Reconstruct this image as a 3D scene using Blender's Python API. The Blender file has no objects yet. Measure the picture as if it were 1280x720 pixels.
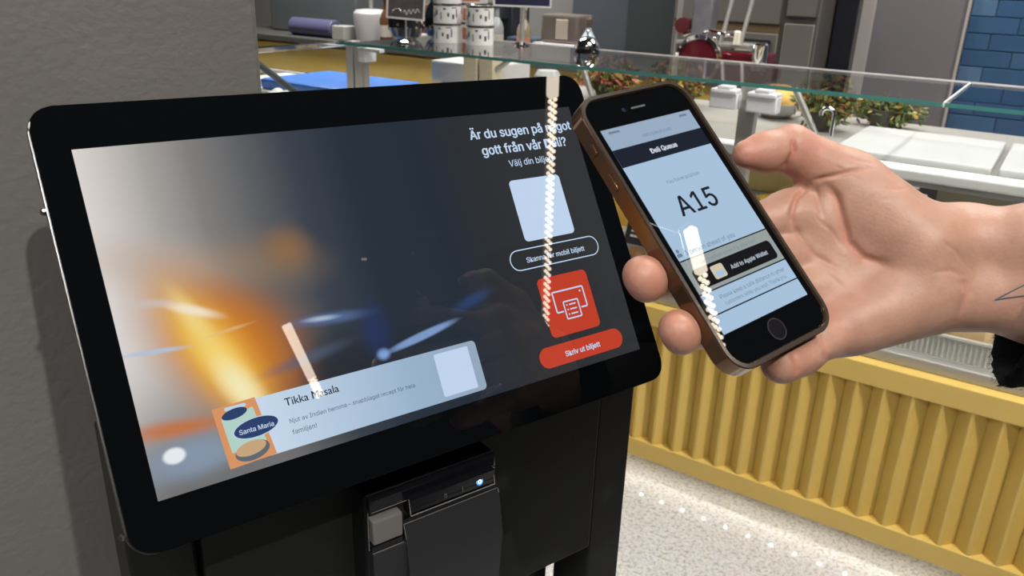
import bpy, bmesh, math, random
import numpy as np
from mathutils import Matrix, Vector
from mathutils.bvhtree import BVHTree

random.seed(7)
scene = bpy.context.scene
COL = scene.collection

# ------------------------------------------------------------------ camera
YAW, PITCH, ROLL = 0.63358, 0.37274, -0.03290
fw = Vector((math.sin(YAW)*math.cos(PITCH), math.cos(YAW)*math.cos(PITCH), -math.sin(PITCH)))
rt = Vector((math.cos(YAW), -math.sin(YAW), 0))
dn = fw.cross(rt)
r2 = rt*math.cos(ROLL) + dn*math.sin(ROLL)
d2 = dn*math.cos(ROLL) - rt*math.sin(ROLL)
cam_data = bpy.data.cameras.new('camera')
cam = bpy.data.objects.new('camera', cam_data)
COL.objects.link(cam)
cam.matrix_world = Matrix(((r2.x, -d2.x, -fw.x, 0), (r2.y, -d2.y, -fw.y, 0), (r2.z, -d2.z, -fw.z, 1.5), (0, 0, 0, 1)))
cam_data.sensor_width = 36
cam_data.lens = 36*1023.5/1280
cam_data.clip_start = 0.02
cam_data.dof.use_dof = True
cam_data.dof.focus_distance = 0.56
cam_data.dof.aperture_fstop = 20
scene.camera = cam

# ------------------------------------------------------------------ world, exposure
world = bpy.data.worlds.new('World'); scene.world = world
world.use_nodes = True
world.node_tree.nodes['Background'].inputs[0].default_value = (0.9, 0.95, 1, 1)
world.node_tree.nodes['Background'].inputs[1].default_value = 0.15
scene.view_settings.view_transform = 'Standard'
scene.view_settings.look = 'None'
scene.view_settings.exposure = 0.0
scene.view_settings.gamma = 1.0
scene.view_settings.use_curve_mapping = False

# ------------------------------------------------------------------ frames of reference
I4 = Matrix.Identity(4)
def frame(o, x, y, z):
    return Matrix(((x[0], y[0], z[0], o[0]), (x[1], y[1], z[1], o[1]), (x[2], y[2], z[2], o[2]), (0, 0, 0, 1)))
# deli counter: x runs along its front, y goes into it, z up, origin on the floor
CM = frame((1.63461, 1.55236, 0), (0.350702, -0.936487, 0), (0.936487, 0.350702, 0), (0, 0, 1))
# kiosk display: x right, y up the glass, z out of the glass, origin at the picture's top left corner
TILT = 0.539724
KM = frame((0.06412, 0.48965, 1.40210), (1, 0, 0), (0, math.sin(TILT), math.cos(TILT)), (0, -math.cos(TILT), math.sin(TILT)))
# phone: x right, y up, z out of the glass, origin in the middle of the glass
PMt = frame((0.325614, 0.274960, 1.383232), (0.995292, 0.039398, 0.088557), (-0.090139, 0.712103, 0.696265), (-0.035630, -0.700969, 0.712301))

# ------------------------------------------------------------------ materials
def new_mat(name):
    m = bpy.data.materials.new(name); m.use_nodes = True
    nt = m.node_tree
    return m, nt, nt.nodes['Principled BSDF']
def set_in(b, k, v):
    if k in b.inputs: b.inputs[k].default_value = v
def mat(name, col, rough=0.5, metal=0.0, spec=0.5, noise=0.0, nscale=40.0, bump=0.0, bscale=200.0, emit=None, estr=0.0, coat=0.0, sss=0.0, stretch=None):
    m, nt, b = new_mat(name)
    c4 = (*col, 1)
    b.inputs['Base Color'].default_value = c4
    b.inputs['Roughness'].default_value = rough
    b.inputs['Metallic'].default_value = metal
    set_in(b, 'Specular IOR Level', spec)
    if coat: set_in(b, 'Coat Weight', coat); set_in(b, 'Coat Roughness', 0.03)
    if sss:
        set_in(b, 'Subsurface Weight', sss); set_in(b, 'Subsurface Radius', (1, .35, .2)); set_in(b, 'Subsurface Scale', 0.004)
    if emit is not None:
        b.inputs['Emission Color'].default_value = (*emit, 1); b.inputs['Emission Strength'].default_value = estr
    if noise or bump:
        tc = nt.nodes.new('ShaderNodeTexCoord')
        src = tc.outputs['Object']
        if stretch:
            mp = nt.nodes.new('ShaderNodeMapping'); mp.inputs['Scale'].default_value = stretch
            nt.links.new(src, mp.inputs['Vector']); src = mp.outputs['Vector']
    if noise:
        n = nt.nodes.new('ShaderNodeTexNoise'); n.inputs['Scale'].default_value = nscale; n.inputs['Detail'].default_value = 4
        nt.links.new(src, n.inputs['Vector'])
        mx = nt.nodes.new('ShaderNodeMix'); mx.data_type = 'RGBA'
        mx.inputs['A'].default_value = (*[max(0, v*(1-noise)) for v in col], 1)
        mx.inputs['B'].default_value = (*[min(1, v*(1+noise)) for v in col], 1)
        nt.links.new(n.outputs['Fac'], mx.inputs['Factor'])
        nt.links.new(mx.outputs['Result'], b.inputs['Base Color'])
    if bump:
        n2 = nt.nodes.new('ShaderNodeTexNoise'); n2.inputs['Scale'].default_value = bscale; n2.inputs['Detail'].default_value = 3
        nt.links.new(src, n2.inputs['Vector'])
        bp = nt.nodes.new('ShaderNodeBump'); bp.inputs['Strength'].default_value = bump; bp.inputs['Distance'].default_value = 0.002
        nt.links.new(n2.outputs['Fac'], bp.inputs['Height'])
        nt.links.new(bp.outputs['Normal'], b.inputs['Normal'])
    return m
def srgb(r, g, b):
    f = lambda v: ((v/255+0.055)/1.055)**2.4 if v > 10 else v/255/12.92
    return (f(r), f(g), f(b))
def glass_mat(name, tint=(0.97, 0.99, 0.98), refl=1.0):
    m, nt, b = new_mat(name)
    nt.nodes.remove(b)
    out = nt.nodes['Material Output']
    tr = nt.nodes.new('ShaderNodeBsdfTransparent'); tr.inputs[0].default_value = (*tint, 1)
    gl = nt.nodes.new('ShaderNodeBsdfGlossy'); gl.inputs['Roughness'].default_value = 0.01
    fr = nt.nodes.new('ShaderNodeFresnel'); fr.inputs['IOR'].default_value = 1.45
    ml = nt.nodes.new('ShaderNodeMath'); ml.operation = 'MULTIPLY'; ml.inputs[1].default_value = refl
    ge = nt.nodes.new('ShaderNodeNewGeometry')   # only the outer faces mirror, the slab does not refract
    inv = nt.nodes.new('ShaderNodeMath'); inv.operation = 'SUBTRACT'; inv.inputs[0].default_value = 1.0
    nt.links.new(ge.outputs['Backfacing'], inv.inputs[1])
    m0 = nt.nodes.new('ShaderNodeMath'); m0.operation = 'MULTIPLY'
    nt.links.new(fr.outputs[0], m0.inputs[0]); nt.links.new(inv.outputs[0], m0.inputs[1])
    nt.links.new(m0.outputs[0], ml.inputs[0])
    mx = nt.nodes.new('ShaderNodeMixShader')
    nt.links.new(ml.outputs[0], mx.inputs[0]); nt.links.new(tr.outputs[0], mx.inputs[1]); nt.links.new(gl.outputs[0], mx.inputs[2])
    nt.links.new(mx.outputs[0], out.inputs['Surface'])
    return m
def lit_mat(name, col, strength=1.0, rough=0.004):
    """a lit display surface under polished glass"""
    return mat(name, (0.004, 0.004, 0.005), rough, spec=0.5, emit=col, estr=strength)

M = {}
M['yellow'] = mat('yellow_paint', srgb(208, 178, 96), 0.42, noise=0.04, nscale=6)
M['white_paint'] = mat('white_enamel', (0.78, 0.78, 0.76), 0.35)
M['board_white'] = mat('white_plastic_board', (0.52, 0.52, 0.52), 0.45, noise=0.03, nscale=15)
M['steel'] = mat('brushed_steel', (0.40, 0.39, 0.37), 0.36, 0.5, noise=0.08, nscale=60, stretch=(1, 1, 20))
M['chrome'] = mat('chrome', (0.88, 0.88, 0.88), 0.06, 1.0)
M['clamp_grey'] = mat('clamp_plastic', (0.66, 0.67, 0.70), 0.35)
M['glass'] = glass_mat('clear_glass', (0.985, 0.992, 0.99))
M['glass_top'] = glass_mat('shelf_glass', (0.965, 0.985, 0.98), 1.4)
M['glass_edge'] = mat('green_glass_edge', (0.06, 0.22, 0.20), 0.1, noise=0.25, nscale=8)
M['black_frame'] = mat('black_powder_coat', (0.010, 0.011, 0.0105), 0.45, spec=0.18, bump=0.12, bscale=900)
M['black_plastic'] = mat('black_plastic', (0.010, 0.010, 0.011), 0.38, spec=0.3, bump=0.08, bscale=1500)
M['printer_cover'] = mat('printer_cover_plastic', (0.020, 0.021, 0.024), 0.42, spec=0.3, bump=0.15, bscale=1800)
M['gloss_black'] = mat('glossy_black_plastic', (0.006, 0.006, 0.008), 0.12, spec=0.3)
M['edge_highlight'] = mat('edge_highlight_plastic', (0.16, 0.155, 0.15), 0.35)  # pale grey that paints bevel highlights along the printer's edges
M['grey_button'] = mat('grey_button_plastic', (0.14, 0.135, 0.13), 0.4)
M['bezel'] = mat('black_bezel_glass', (0.002, 0.0025, 0.003), 0.006, spec=0.45)
M['bezel_edge'] = mat('dark_metal_edge', (0.10, 0.10, 0.10), 0.30, 0.9)
M['lamp_white'] = mat('frosted_lamp_tube', (0.9, 0.85, 0.75), 0.5, emit=(1.0, 0.86, 0.70), estr=15.0)
M['bead_white'] = mat('lamp_bead', (0.9, 0.85, 0.75), 0.5, emit=(1.0, 0.84, 0.66), estr=19.0)
M['led'] = mat('led_dot', (0.9, 0.9, 0.8), 0.5, emit=(1.0, 0.93, 0.78), estr=150.0)
M['strip_lit'] = mat('display_case_light', (0.9, 0.9, 0.85), 0.5, emit=(1.0, 0.97, 0.9), estr=9.0)
M['downlight'] = mat('downlight_lens', (0.9, 0.9, 0.9), 0.5, emit=(1.0, 0.95, 0.88), estr=14.0)
M['slate'] = mat('slate_grey_panel', (0.055, 0.066, 0.080), 0.5, noise=0.05, nscale=4)
M['slate_dark'] = mat('dark_slate_panel', (0.030, 0.034, 0.038), 0.5, noise=0.05, nscale=4)
M['lilac'] = mat('grey_lilac_panel', (0.135, 0.126, 0.140), 0.45, noise=0.04, nscale=5)
M['door_grey'] = mat('taupe_fridge_steel', (0.115, 0.105, 0.098), 0.42, 0.2, noise=0.08, nscale=5)
M['black_gloss_frame'] = mat('black_door_frame', (0.012, 0.014, 0.02), 0.25)
M['pale_trim'] = mat('pale_trim', (0.34, 0.32, 0.31), 0.4)
M['mortar'] = mat('blue_grey_grout', (0.075, 0.125, 0.205), 0.8)
M['ceiling'] = mat('dark_ceiling', (0.05, 0.05, 0.055), 0.9)
M['room_wall'] = mat('shop_wall_paint', (0.20, 0.195, 0.19), 0.8, noise=0.05, nscale=3)
M['dark_plinth'] = mat('plinth', (0.05, 0.05, 0.05), 0.6)

# ------------------------------------------------------------------ object plumbing
WM = {}
def put(name, data, parent=None, M4=None):
    o = bpy.data.objects.new(name, data)
    COL.objects.link(o)
    w = M4 if M4 is not None else (WM[parent] if parent is not None else I4)
    WM[o] = w.copy()
    if parent is not None:
        o.parent = parent
        o.matrix_local = WM[parent].inverted() @ w
    else:
        o.matrix_world = w
    return o
def tag(o, label=None, cat=None, group=None, kind=None):
    if label: o['label'] = label
    if cat: o['category'] = cat
    if group: o['group'] = group
    if kind: o['kind'] = kind
    return o
def thing(name, label, cat, M4, group=None):
    o = put(name, None, None, M4)
    o.empty_display_size = 0.05
    return tag(o, label, cat, group)
def copy_obj(o, parent=None, M4=None):
    c = o.copy(); COL.objects.link(c)
    WM[c] = (M4 if M4 is not None else WM[o]).copy()
    c.parent = parent
    if parent is not None: c.matrix_local = WM[parent].inverted() @ WM[c]
    else: c.matrix_world = WM[c]
    return c
def T(x, y, z): return Matrix.Translation((x, y, z))
def RX(a): return Matrix.Rotation(a, 4, 'X')
def RY(a): return Matrix.Rotation(a, 4, 'Y')
def RZ(a): return Matrix.Rotation(a, 4, 'Z')

class B:
    """collects simple solids into one mesh"""
    def __init__(s): s.bm = bmesh.new(); s.smooth = set()
    def box(s, x0, x1, y0, y1, z0, z1, bev=0.0, seg=2, X=None):
        r = bmesh.ops.create_cube(s.bm, size=1)
        vs = r['verts']
        for v in vs: v.co = Vector((x0+(v.co.x+.5)*(x1-x0), y0+(v.co.y+.5)*(y1-y0), z0+(v.co.z+.5)*(z1-z0)))
        if bev:
            es = list({e for v in vs for e in v.link_edges})
            rb = bmesh.ops.bevel(s.bm, geom=es, offset=bev, segments=seg, affect='EDGES', profile=0.5)
            vs = list({v for f in rb['faces'] for v in f.verts} | {v for v in vs if v.is_valid})
        if X is not None:
            for v in vs: v.co = X @ v.co
        return s
    def poly(s, pts, z0, z1, X=None, bev=0.0):
        """extrude a 2-D outline from z0 to z1"""
        lo = [s.bm.verts.new((p[0], p[1], z0)) for p in pts]
        hi = [s.bm.verts.new((p[0], p[1], z1)) for p in pts]
        n = len(pts)
        ft = s.bm.faces.new(hi); fb = s.bm.faces.new(lo[::-1])
        for i in range(n): s.bm.faces.new((lo[i], lo[(i+1) % n], hi[(i+1) % n], hi[i]))
        vs = lo+hi
        if bev:
            es = list(ft.edges)
            rb = bmesh.ops.bevel(s.bm, geom=es, offset=bev, segments=2, affect='EDGES', profile=0.5)
            vs = list({v for f in rb['faces'] for v in f.verts} | {v for v in vs if v.is_valid})
        if X is not None:
            for v in vs: v.co = X @ v.co
        return s
    def ring(s, outer, inner, z0, z1, X=None):
        n = len(outer)
        L = [[s.bm.verts.new((p[0], p[1], z)) for p in o] for o in (outer, inner) for z in (z0, z1)]
        ol, oh, il, ih = L
        for i in range(n):
            j = (i+1) % n
            s.bm.faces.new((ol[i], ol[j], oh[j], oh[i])); s.bm.faces.new((il[j], il[i], ih[i], ih[j]))
            s.bm.faces.new((oh[i], oh[j], ih[j], ih[i])); s.bm.faces.new((ol[j], ol[i], il[i], il[j]))
        if X is not None:
            for l in L:
                for v in l: v.co = X @ v.co
        return s
    def lathe(s, prof, n=24, X=None):
        rings = []
        for r, z in prof:
            if r < 1e-6: rings.append([s.bm.verts.new((0, 0, z))])
            else: rings.append([s.bm.verts.new((r*math.cos(2*math.pi*i/n), r*math.sin(2*math.pi*i/n), z)) for i in range(n)])
        for a, b in zip(rings, rings[1:]):
            for i in range(n):
                j = (i+1) % n
                if len(a) == 1 and len(b) == 1: continue
                if len(a) == 1: s.bm.faces.new((a[0], b[j], b[i]))
                elif len(b) == 1: s.bm.faces.new((a[i], a[j], b[0]))
                else: s.bm.faces.new((a[i], a[j], b[j], b[i]))
        if len(rings[0]) > 1: s.bm.faces.new(rings[0][::-1])
        if len(rings[-1]) > 1: s.bm.faces.new(rings[-1])
        if X is not None:
            for l in rings:
                for v in l: v.co = X @ v.co
        return s
    def tube(s, path, r, n=10, X=None):
        P = [Vector(p) for p in path]
        rs = r if isinstance(r, (list, tuple)) else [r]*len(P)
        rings = []; up = None
        for i, p in enumerate(P):
            d = (P[min(i+1, len(P)-1)]-P[max(i-1, 0)]).normalized()
            if up is None: up = Vector((0, 0, 1)) if abs(d.z) < .9 else Vector((1, 0, 0))
            u = d.cross(up).normalized(); w = u.cross(d); up = w
            rings.append([s.bm.verts.new(p+(u*math.cos(2*math.pi*k/n)+w*math.sin(2*math.pi*k/n))*rs[i]) for k in range(n)])
        for a, b in zip(rings, rings[1:]):
            for i in range(n): s.bm.faces.new((a[i], a[(i+1) % n], b[(i+1) % n], b[i]))
        s.bm.faces.new(rings[0][::-1]); s.bm.faces.new(rings[-1])
        if X is not None:
            for l in rings:
                for v in l: v.co = X @ v.co
        return s
    def ball(s, c, r, sub=2, X=None, sc=(1, 1, 1)):
        rr = bmesh.ops.create_icosphere(s.bm, subdivisions=sub, radius=1)
        for v in rr['verts']:
            v.co = Vector((c[0]+v.co.x*r*sc[0], c[1]+v.co.y*r*sc[1], c[2]+v.co.z*r*sc[2]))
            if X is not None: v.co = X @ v.co
        return s
    def jitter(s, a, seed=0):
        rnd = random.Random(seed)
        for v in s.bm.verts: v.co += Vector((rnd.uniform(-a, a), rnd.uniform(-a, a), rnd.uniform(-a, a)))
        return s
    def mesh(s, name, m, smooth=None):
        bmesh.ops.recalc_face_normals(s.bm, faces=s.bm.faces)
        me = bpy.data.meshes.new(name)
        s.bm.to_mesh(me); s.bm.free()
        if m is not None: me.materials.append(m)
        if smooth is not None:
            if smooth < 60: smooth = 20
            me.polygons.foreach_set('use_smooth', [True]*len(me.polygons))
            try: me.set_sharp_from_angle(angle=math.radians(smooth))
            except Exception: pass
        return me
    def obj(s, name, m, parent=None, M4=None, smooth=None):
        return put(name, s.mesh(name, m, smooth), parent, M4)

def rrect(x0, x1, y0, y1, r, n=6):
    pts = []
    for cx, cy, a0 in ((x1-r, y1-r, 0), (x0+r, y1-r, 90), (x0+r, y0+r, 180), (x1-r, y0+r, 270)):
        for i in range(n+1):
            a = math.radians(a0+90*i/n); pts.append((cx+r*math.cos(a), cy+r*math.sin(a)))
    return pts
def ell(cx, cy, rx, ry, n=28, rot=0):
    c, s_ = math.cos(rot), math.sin(rot)
    return [(cx+rx*math.cos(2*math.pi*i/n)*c-ry*math.sin(2*math.pi*i/n)*s_, cy+rx*math.cos(2*math.pi*i/n)*s_+ry*math.sin(2*math.pi*i/n)*c) for i in range(n)]

def load_font():
    import os
    p = os.path.join(bpy.utils.resource_path('LOCAL'), 'datafiles', 'fonts', 'Inter.woff2')   # the typeface Blender itself ships with
    try: return bpy.data.fonts.load(p)
    except Exception: return None
FONT = load_font()
def text_mesh(name, body, m, width=None, height=None, center=(0, 0), z=0.0, left=None, bold=0.0):
    cu = bpy.data.curves.new(name, 'FONT'); cu.body = body; cu.size = 1.0; cu.resolution_u = 3
    if FONT and 'kk' not in body: cu.font = FONT
    cu.align_x = 'LEFT'
    to = bpy.data.objects.new(name, cu); COL.objects.link(to)
    dg = bpy.context.evaluated_depsgraph_get()
    me = bpy.data.meshes.new_from_object(to.evaluated_get(dg))
    bpy.data.objects.remove(to); bpy.data.curves.remove(cu)
    me.name = name
    xs = [v.co.x for v in me.vertices]; ys = [v.co.y for v in me.vertices]
    k = width/(max(xs)-min(xs)) if width else height/(max(ys)-min(ys))
    x0 = min(xs)
    for v in me.vertices:
        v.co = Vector(((v.co.x-x0)*k, (v.co.y-0.36)*k, z))
    w = (max(xs)-min(xs))*k
    dx = left if left is not None else center[0]-w/2
    for v in me.vertices: v.co.x += dx; v.co.y += center[1]
    if bold:   # heavier strokes: the same outlines laid side by side
        n0 = len(me.vertices); co = [v.co.copy() for v in me.vertices]; fs = [tuple(p.vertices) for p in me.polygons]
        vs = []; ff = []
        for q, (ox, oy) in enumerate(((-1, 0), (1, 0), (0, .6), (0, -.6))):
            vs += [(c.x+ox*bold*k, c.y+oy*bold*k, c.z) for c in co]; ff += [tuple(i+q*n0 for i in f) for f in fs]
        me = bpy.data.meshes.new(name); me.from_pydata(vs, [], ff)
    me.materials.clear(); me.materials.append(m)
    return me

# ================================================================== ROOM
def terrazzo():
    m, nt, b = new_mat('terrazzo_floor')
    tc = nt.nodes.new('ShaderNodeTexCoord')
    v1 = nt.nodes.new('ShaderNodeTexVoronoi'); v1.inputs['Scale'].default_value = 75
    n1 = nt.nodes.new('ShaderNodeTexNoise'); n1.inputs['Scale'].default_value = 95; n1.inputs['Detail'].default_value = 3
    n2 = nt.nodes.new('ShaderNodeTexNoise'); n2.inputs['Scale'].default_value = 260; n2.inputs['Detail'].default_value = 2
    for n in (v1, n1, n2): nt.links.new(tc.outputs['Object'], n.inputs['Vector'])
    r1 = nt.nodes.new('ShaderNodeValToRGB')
    r1.color_ramp.elements[0].position = 0.34; r1.color_ramp.elements[0].color = (0.37, 0.38, 0.41, 1)
    r1.color_ramp.elements[1].position = 0.52; r1.color_ramp.elements[1].color = (0.60, 0.605, 0.63, 1)
    nt.links.new(n1.outputs['Fac'], r1.inputs[0])
    r2_ = nt.nodes.new('ShaderNodeValToRGB')
    r2_.color_ramp.elements[0].position = 0.34; r2_.color_ramp.elements[0].color = (0.45, 0.46, 0.5, 1)
    r2_.color_ramp.elements[1].position = 0.44; r2_.color_ramp.elements[1].color = (1, 1, 1, 1)
    nt.links.new(n2.outputs['Fac'], r2_.inputs[0])
    mx = nt.nodes.new('ShaderNodeMix'); mx.data_type = 'RGBA'; mx.blend_type = 'MULTIPLY'; mx.inputs['Factor'].default_value = 0.8
    nt.links.new(r1.outputs[0], mx.inputs['A']); nt.links.new(r2_.outputs[0], mx.inputs['B'])
    mx2 = nt.nodes.new('ShaderNodeMix'); mx2.data_type = 'RGBA'; mx2.blend_type = 'MIX'
    nt.links.new(v1.outputs['Color'], mx2.inputs['A'])
    mx3 = nt.nodes.new('ShaderNodeMix'); mx3.data_type = 'RGBA'; mx3.blend_type = 'OVERLAY'; mx3.inputs['Factor'].default_value = 0.12
    nt.links.new(mx.outputs['Result'], mx3.inputs['A']); nt.links.new(v1.outputs['Color'], mx3.inputs['B'])
    hs = nt.nodes.new('ShaderNodeHueSaturation'); hs.inputs['Saturation'].default_value = 0.25
    nt.links.new(mx3.outputs['Result'], hs.inputs['Color'])
    nt.links.new(hs.outputs[0], b.inputs['Base Color'])
    b.inputs['Roughness'].default_value = 0.055
    return m
def plaster():
    m, nt, b = new_mat('grey_textured_plaster')
    tc = nt.nodes.new('ShaderNodeTexCoord')
    n1 = nt.nodes.new('ShaderNodeTexNoise'); n1.inputs['Scale'].default_value = 140; n1.inputs['Detail'].default_value = 3
    mp = nt.nodes.new('ShaderNodeMapping'); mp.inputs['Scale'].default_value = (1, 1, 1.1)
    n2 = nt.nodes.new('ShaderNodeTexNoise'); n2.inputs['Scale'].default_value = 14; n2.inputs['Detail'].default_value = 3
    nt.links.new(tc.outputs['Object'], mp.inputs[0]); nt.links.new(mp.outputs[0], n1.inputs['Vector']); nt.links.new(tc.outputs['Object'], n2.inputs['Vector'])
    ad = nt.nodes.new('ShaderNodeMath'); ad.operation = 'MULTIPLY_ADD'; ad.inputs[1].default_value = 0.7
    nt.links.new(n2.outputs['Fac'], ad.inputs[0]); nt.links.new(n1.outputs['Fac'], ad.inputs[2])
    bp = nt.nodes.new('ShaderNodeBump'); bp.inputs['Strength'].default_value = 0.26; bp.inputs['Distance'].default_value = 0.003
    nt.links.new(ad.outputs[0], bp.inputs['Height']); nt.links.new(bp.outputs[0], b.inputs['Normal'])
    mx = nt.nodes.new('ShaderNodeMix'); mx.data_type = 'RGBA'
    mx.inputs['A'].default_value = (0.125, 0.119, 0.113, 1); mx.inputs['B'].default_value = (0.155, 0.148, 0.140, 1)
    nt.links.new(n2.outputs['Fac'], mx.inputs['Factor']); nt.links.new(mx.outputs['Result'], b.inputs['Base Color'])
    b.inputs['Roughness'].default_value = 0.42
    return m

def structure(o): o['kind'] = 'structure'; return o
structure(B().box(-7, 7, -7, 3, -0.1, 0).obj('floor', terrazzo(), None, CM))
structure(B().box(-7, 7, -7, 3, 3.2, 3.3).obj('ceiling', M['ceiling'], None, CM))
structure(B().box(-3.0, 0.2095, 0.6, 0.98, 0, 3.2, 0.004).obj('wall_left', plaster(), None, I4))
wall_back = structure(B().box(-7, 7, 2.3, 2.4, 0, 3.2).obj('wall_back', M['room_wall'], None, CM))
structure(B().box(-7.1, -7, -7, 3, 0, 3.2).obj('wall_far', M['room_wall'], None, CM))
structure(B().box(7, 7.1, -7, 3, 0, 3.2).obj('wall_right', M['room_wall'], None, CM))
structure(B().box(-7, 7, -7.1, -7, 0, 3.2).obj('wall_rear', M['room_wall'], None, CM))

# blue glazed tiles on the kitchen wall: each tile its own piece
tile_mats = [mat('blue_glazed_tile', c, 0.12, noise=0.10, nscale=9, bump=0.05, bscale=12) for c in
             ((0.036, 0.085, 0.175), (0.042, 0.098, 0.195), (0.032, 0.076, 0.160), (0.070, 0.135, 0.235))]
B().box(0.436, 2.3, 2.29, 2.3, 0.4, 2.2).obj('tile_backing', M['mortar'], wall_back, CM)
tw, th = 0.2, 0.072
tile_me = [B().box(0, tw-0.004, 0, 0.012, 0, th-0.004, 0.002, 1).mesh('tile', tm) for tm in tile_mats]
tile_half = [B().box(0, tw/2-0.004, 0, 0.012, 0, th-0.004, 0.002, 1).mesh('tile', tm) for tm in (tile_mats[0], tile_mats[3])]
for r in range(12):
    for c in range(8):
        x0 = 0.44 + c*tw - (tw*0.5 if r % 2 else 0)
        w = tile_me[random.choice((0, 0, 1, 2, 2, 3))]
        if x0 < 0.43:
            put('tile', tile_half[(r//2) % 2], wall_back, CM @ T(0.44, 2.279, 0.86+r*th)); continue
        put('tile', w, wall_back, CM @ T(x0, 2.279, 0.86+r*th))
# slate cladding columns, black door frame, lilac panel
for nm, x0, x1, y0, mm in (('slate_cladding', -1.52, -1.17, 2.12, 'slate'), ('slate_cladding', -1.17, -0.86, 2.10, 'slate_dark'), ('lilac_panel', -0.02, 0.425, 2.27, 'lilac')):
    B().box(x0, x1, y0, 2.3, 0, 3.1, 0.003).obj(nm, M[mm], wall_back, CM)
B().box(0.424, 0.437, 2.25, 2.3, 0, 3.1, 0.002).obj('corner_trim', M['pale_trim'], wall_back, CM)
B().box(-0.02, 0.04, 2.262, 2.272, 0, 3.1).obj('edge_strip', M['pale_trim'], wall_back, CM)
B().box(-0.12, -0.02, 2.18, 2.3, 0, 3.1, 0.004).obj('door_frame', M['black_gloss_frame'], wall_back, CM)

# ================================================================== LIGHTS
LAMP_DIR = Vector((0.3679, -0.92987, 0))
def linear_lamp(start, tube_len, bead_len, label):
    """flat frosted tube followed by a lattice of small lit beads, hung on wires from the ceiling"""
    ang = math.atan2(LAMP_DIR.y, LAMP_DIR.x)
    L = T(*start) @ RZ(ang)
    root = thing('pendant_lamp', label, 'lamp', L, 'linear pendant lamps over the aisle')
    B().box(-0.005, tube_len+bead_len, -0.018, 0.018, 0.018, 0.03, 0.003).obj('lamp_rail', M['black_plastic'], root, L)
    B().box(0, tube_len-0.006, -0.015, 0.015, -0.006, 0.018, 0.004).obj('lamp_tube', M['lamp_white'], root, L)
    bead = B().ball((0, 0, 0), 0.0066, 2).mesh('lamp_bead', M['bead_white'], 180)
    pitch = 0.0125
    k = 0; row = 0; x = tube_len+0.008
    while x < tube_len+bead_len-0.01 and k < 290:
        for y in ((-0.0090, 0.0090) if row % 2 == 0 else (0,)):
            put('lamp_bead', bead, root, L @ T(x, y, 0.004)); k += 1
        x += pitch+0.010*(x-tube_len); row += 1
    for xx in (0.03, tube_len+bead_len-0.05):
        B().tube(((xx, 0, 0.03), (xx, 0, 3.2-start[2])), 0.0012, 6).obj('hanging_wire', M['steel'], root, L)
    return root
linear_lamp((1.446, -0.247, 2.5), 0.145, 1.30, 'short frosted tube with a long string of lit beads over the counter aisle')
linear_lamp((0.802, -1.176, 2.5), 0.33, 0.16, 'longer frosted tube with lit beads, further from the counter')

def downlight(x, y, power, label, target=(0, 0, 0), size=0.10, spot=None, z=3.2, col=(1, 0.95, 0.88), blend=0.6):
    L = T(x, y, z)
    root = thing('ceiling_spotlight', label, 'lamp', L, 'ceiling spotlights')
    d = (Vector(target)-Vector((x, y, z-0.2))).normalized()
    q = d.to_track_quat('-Z', 'Y').to_matrix().to_4x4()
    HL = T(x, y, z-0.2) @ q
    B().tube(((0, 0, 0), (0, 0, -0.16)), 0.012, 8).obj('stem', M['black_plastic'], root, L)
    B().lathe([(0.055, -0.02), (0.06, 0.0), (0.06, 0.10), (0.03, 0.13), (0, 0.13)], 20).obj('lamp_head', M['black_plastic'], root, HL, 40)
    B().lathe([(0, -0.021), (0.050, -0.021)], 20).obj('lens', M['downlight'], root, HL)
    ld = bpy.data.lights.new('lamp_beam', 'SPOT'); ld.energy = power; ld.color = col
    ld.spot_size = math.radians(spot or 100); ld.spot_blend = blend; ld.shadow_soft_size = size
    lo = bpy.data.objects.new('lamp_beam', ld); COL.objects.link(lo)
    WM[lo] = HL @ T(0, 0, -0.03); lo.parent = root; lo.matrix_local = WM[root].inverted() @ WM[lo]
    return root
def cpt(s, t, z=0): return CM @ Vector((s, t, z))
downlight(0.12, -0.96, 120, 'black ceiling spotlight aimed at the grey wall and ticket kiosk', (0.15, 0.6, 1.1), 0.018, 50, 3.1, blend=0.5)
for i, (s, t, ts, tt, p, lab) in enumerate((  # unseen spots added to brighten kitchen; the counter-end one follows the rib shadows
        (-1.2, 0.9, -1.1, 0.5, 75, 'added black ceiling spotlight above the stacked tins'),
        (0.25, 1.0, 0.3, 0.4, 32, 'added black ceiling spotlight above the white worktop'),
        (1.95, -0.76, 0.70, 0.0, 210, 'black ceiling spotlight at the right end of the counter'),
        (-0.3, 1.75, -0.3, 2.2, 70, 'added black ceiling spotlight above the meat slicer'),
        (1.0, 1.6, 0.8, 2.3, 90, 'added black ceiling spotlight in front of the blue tiles'),
        (-2.6, 1.0, -2.6, 1.5, 130, 'added black ceiling spotlight above the yellow back counter'))):
    c0 = cpt(s, t); c1 = cpt(ts, tt, 1.0)
    downlight(c0.x, c0.y, p, lab, c1, 0.05 if i == 2 else 0.07, 70 if i == 2 else 115)
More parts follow.
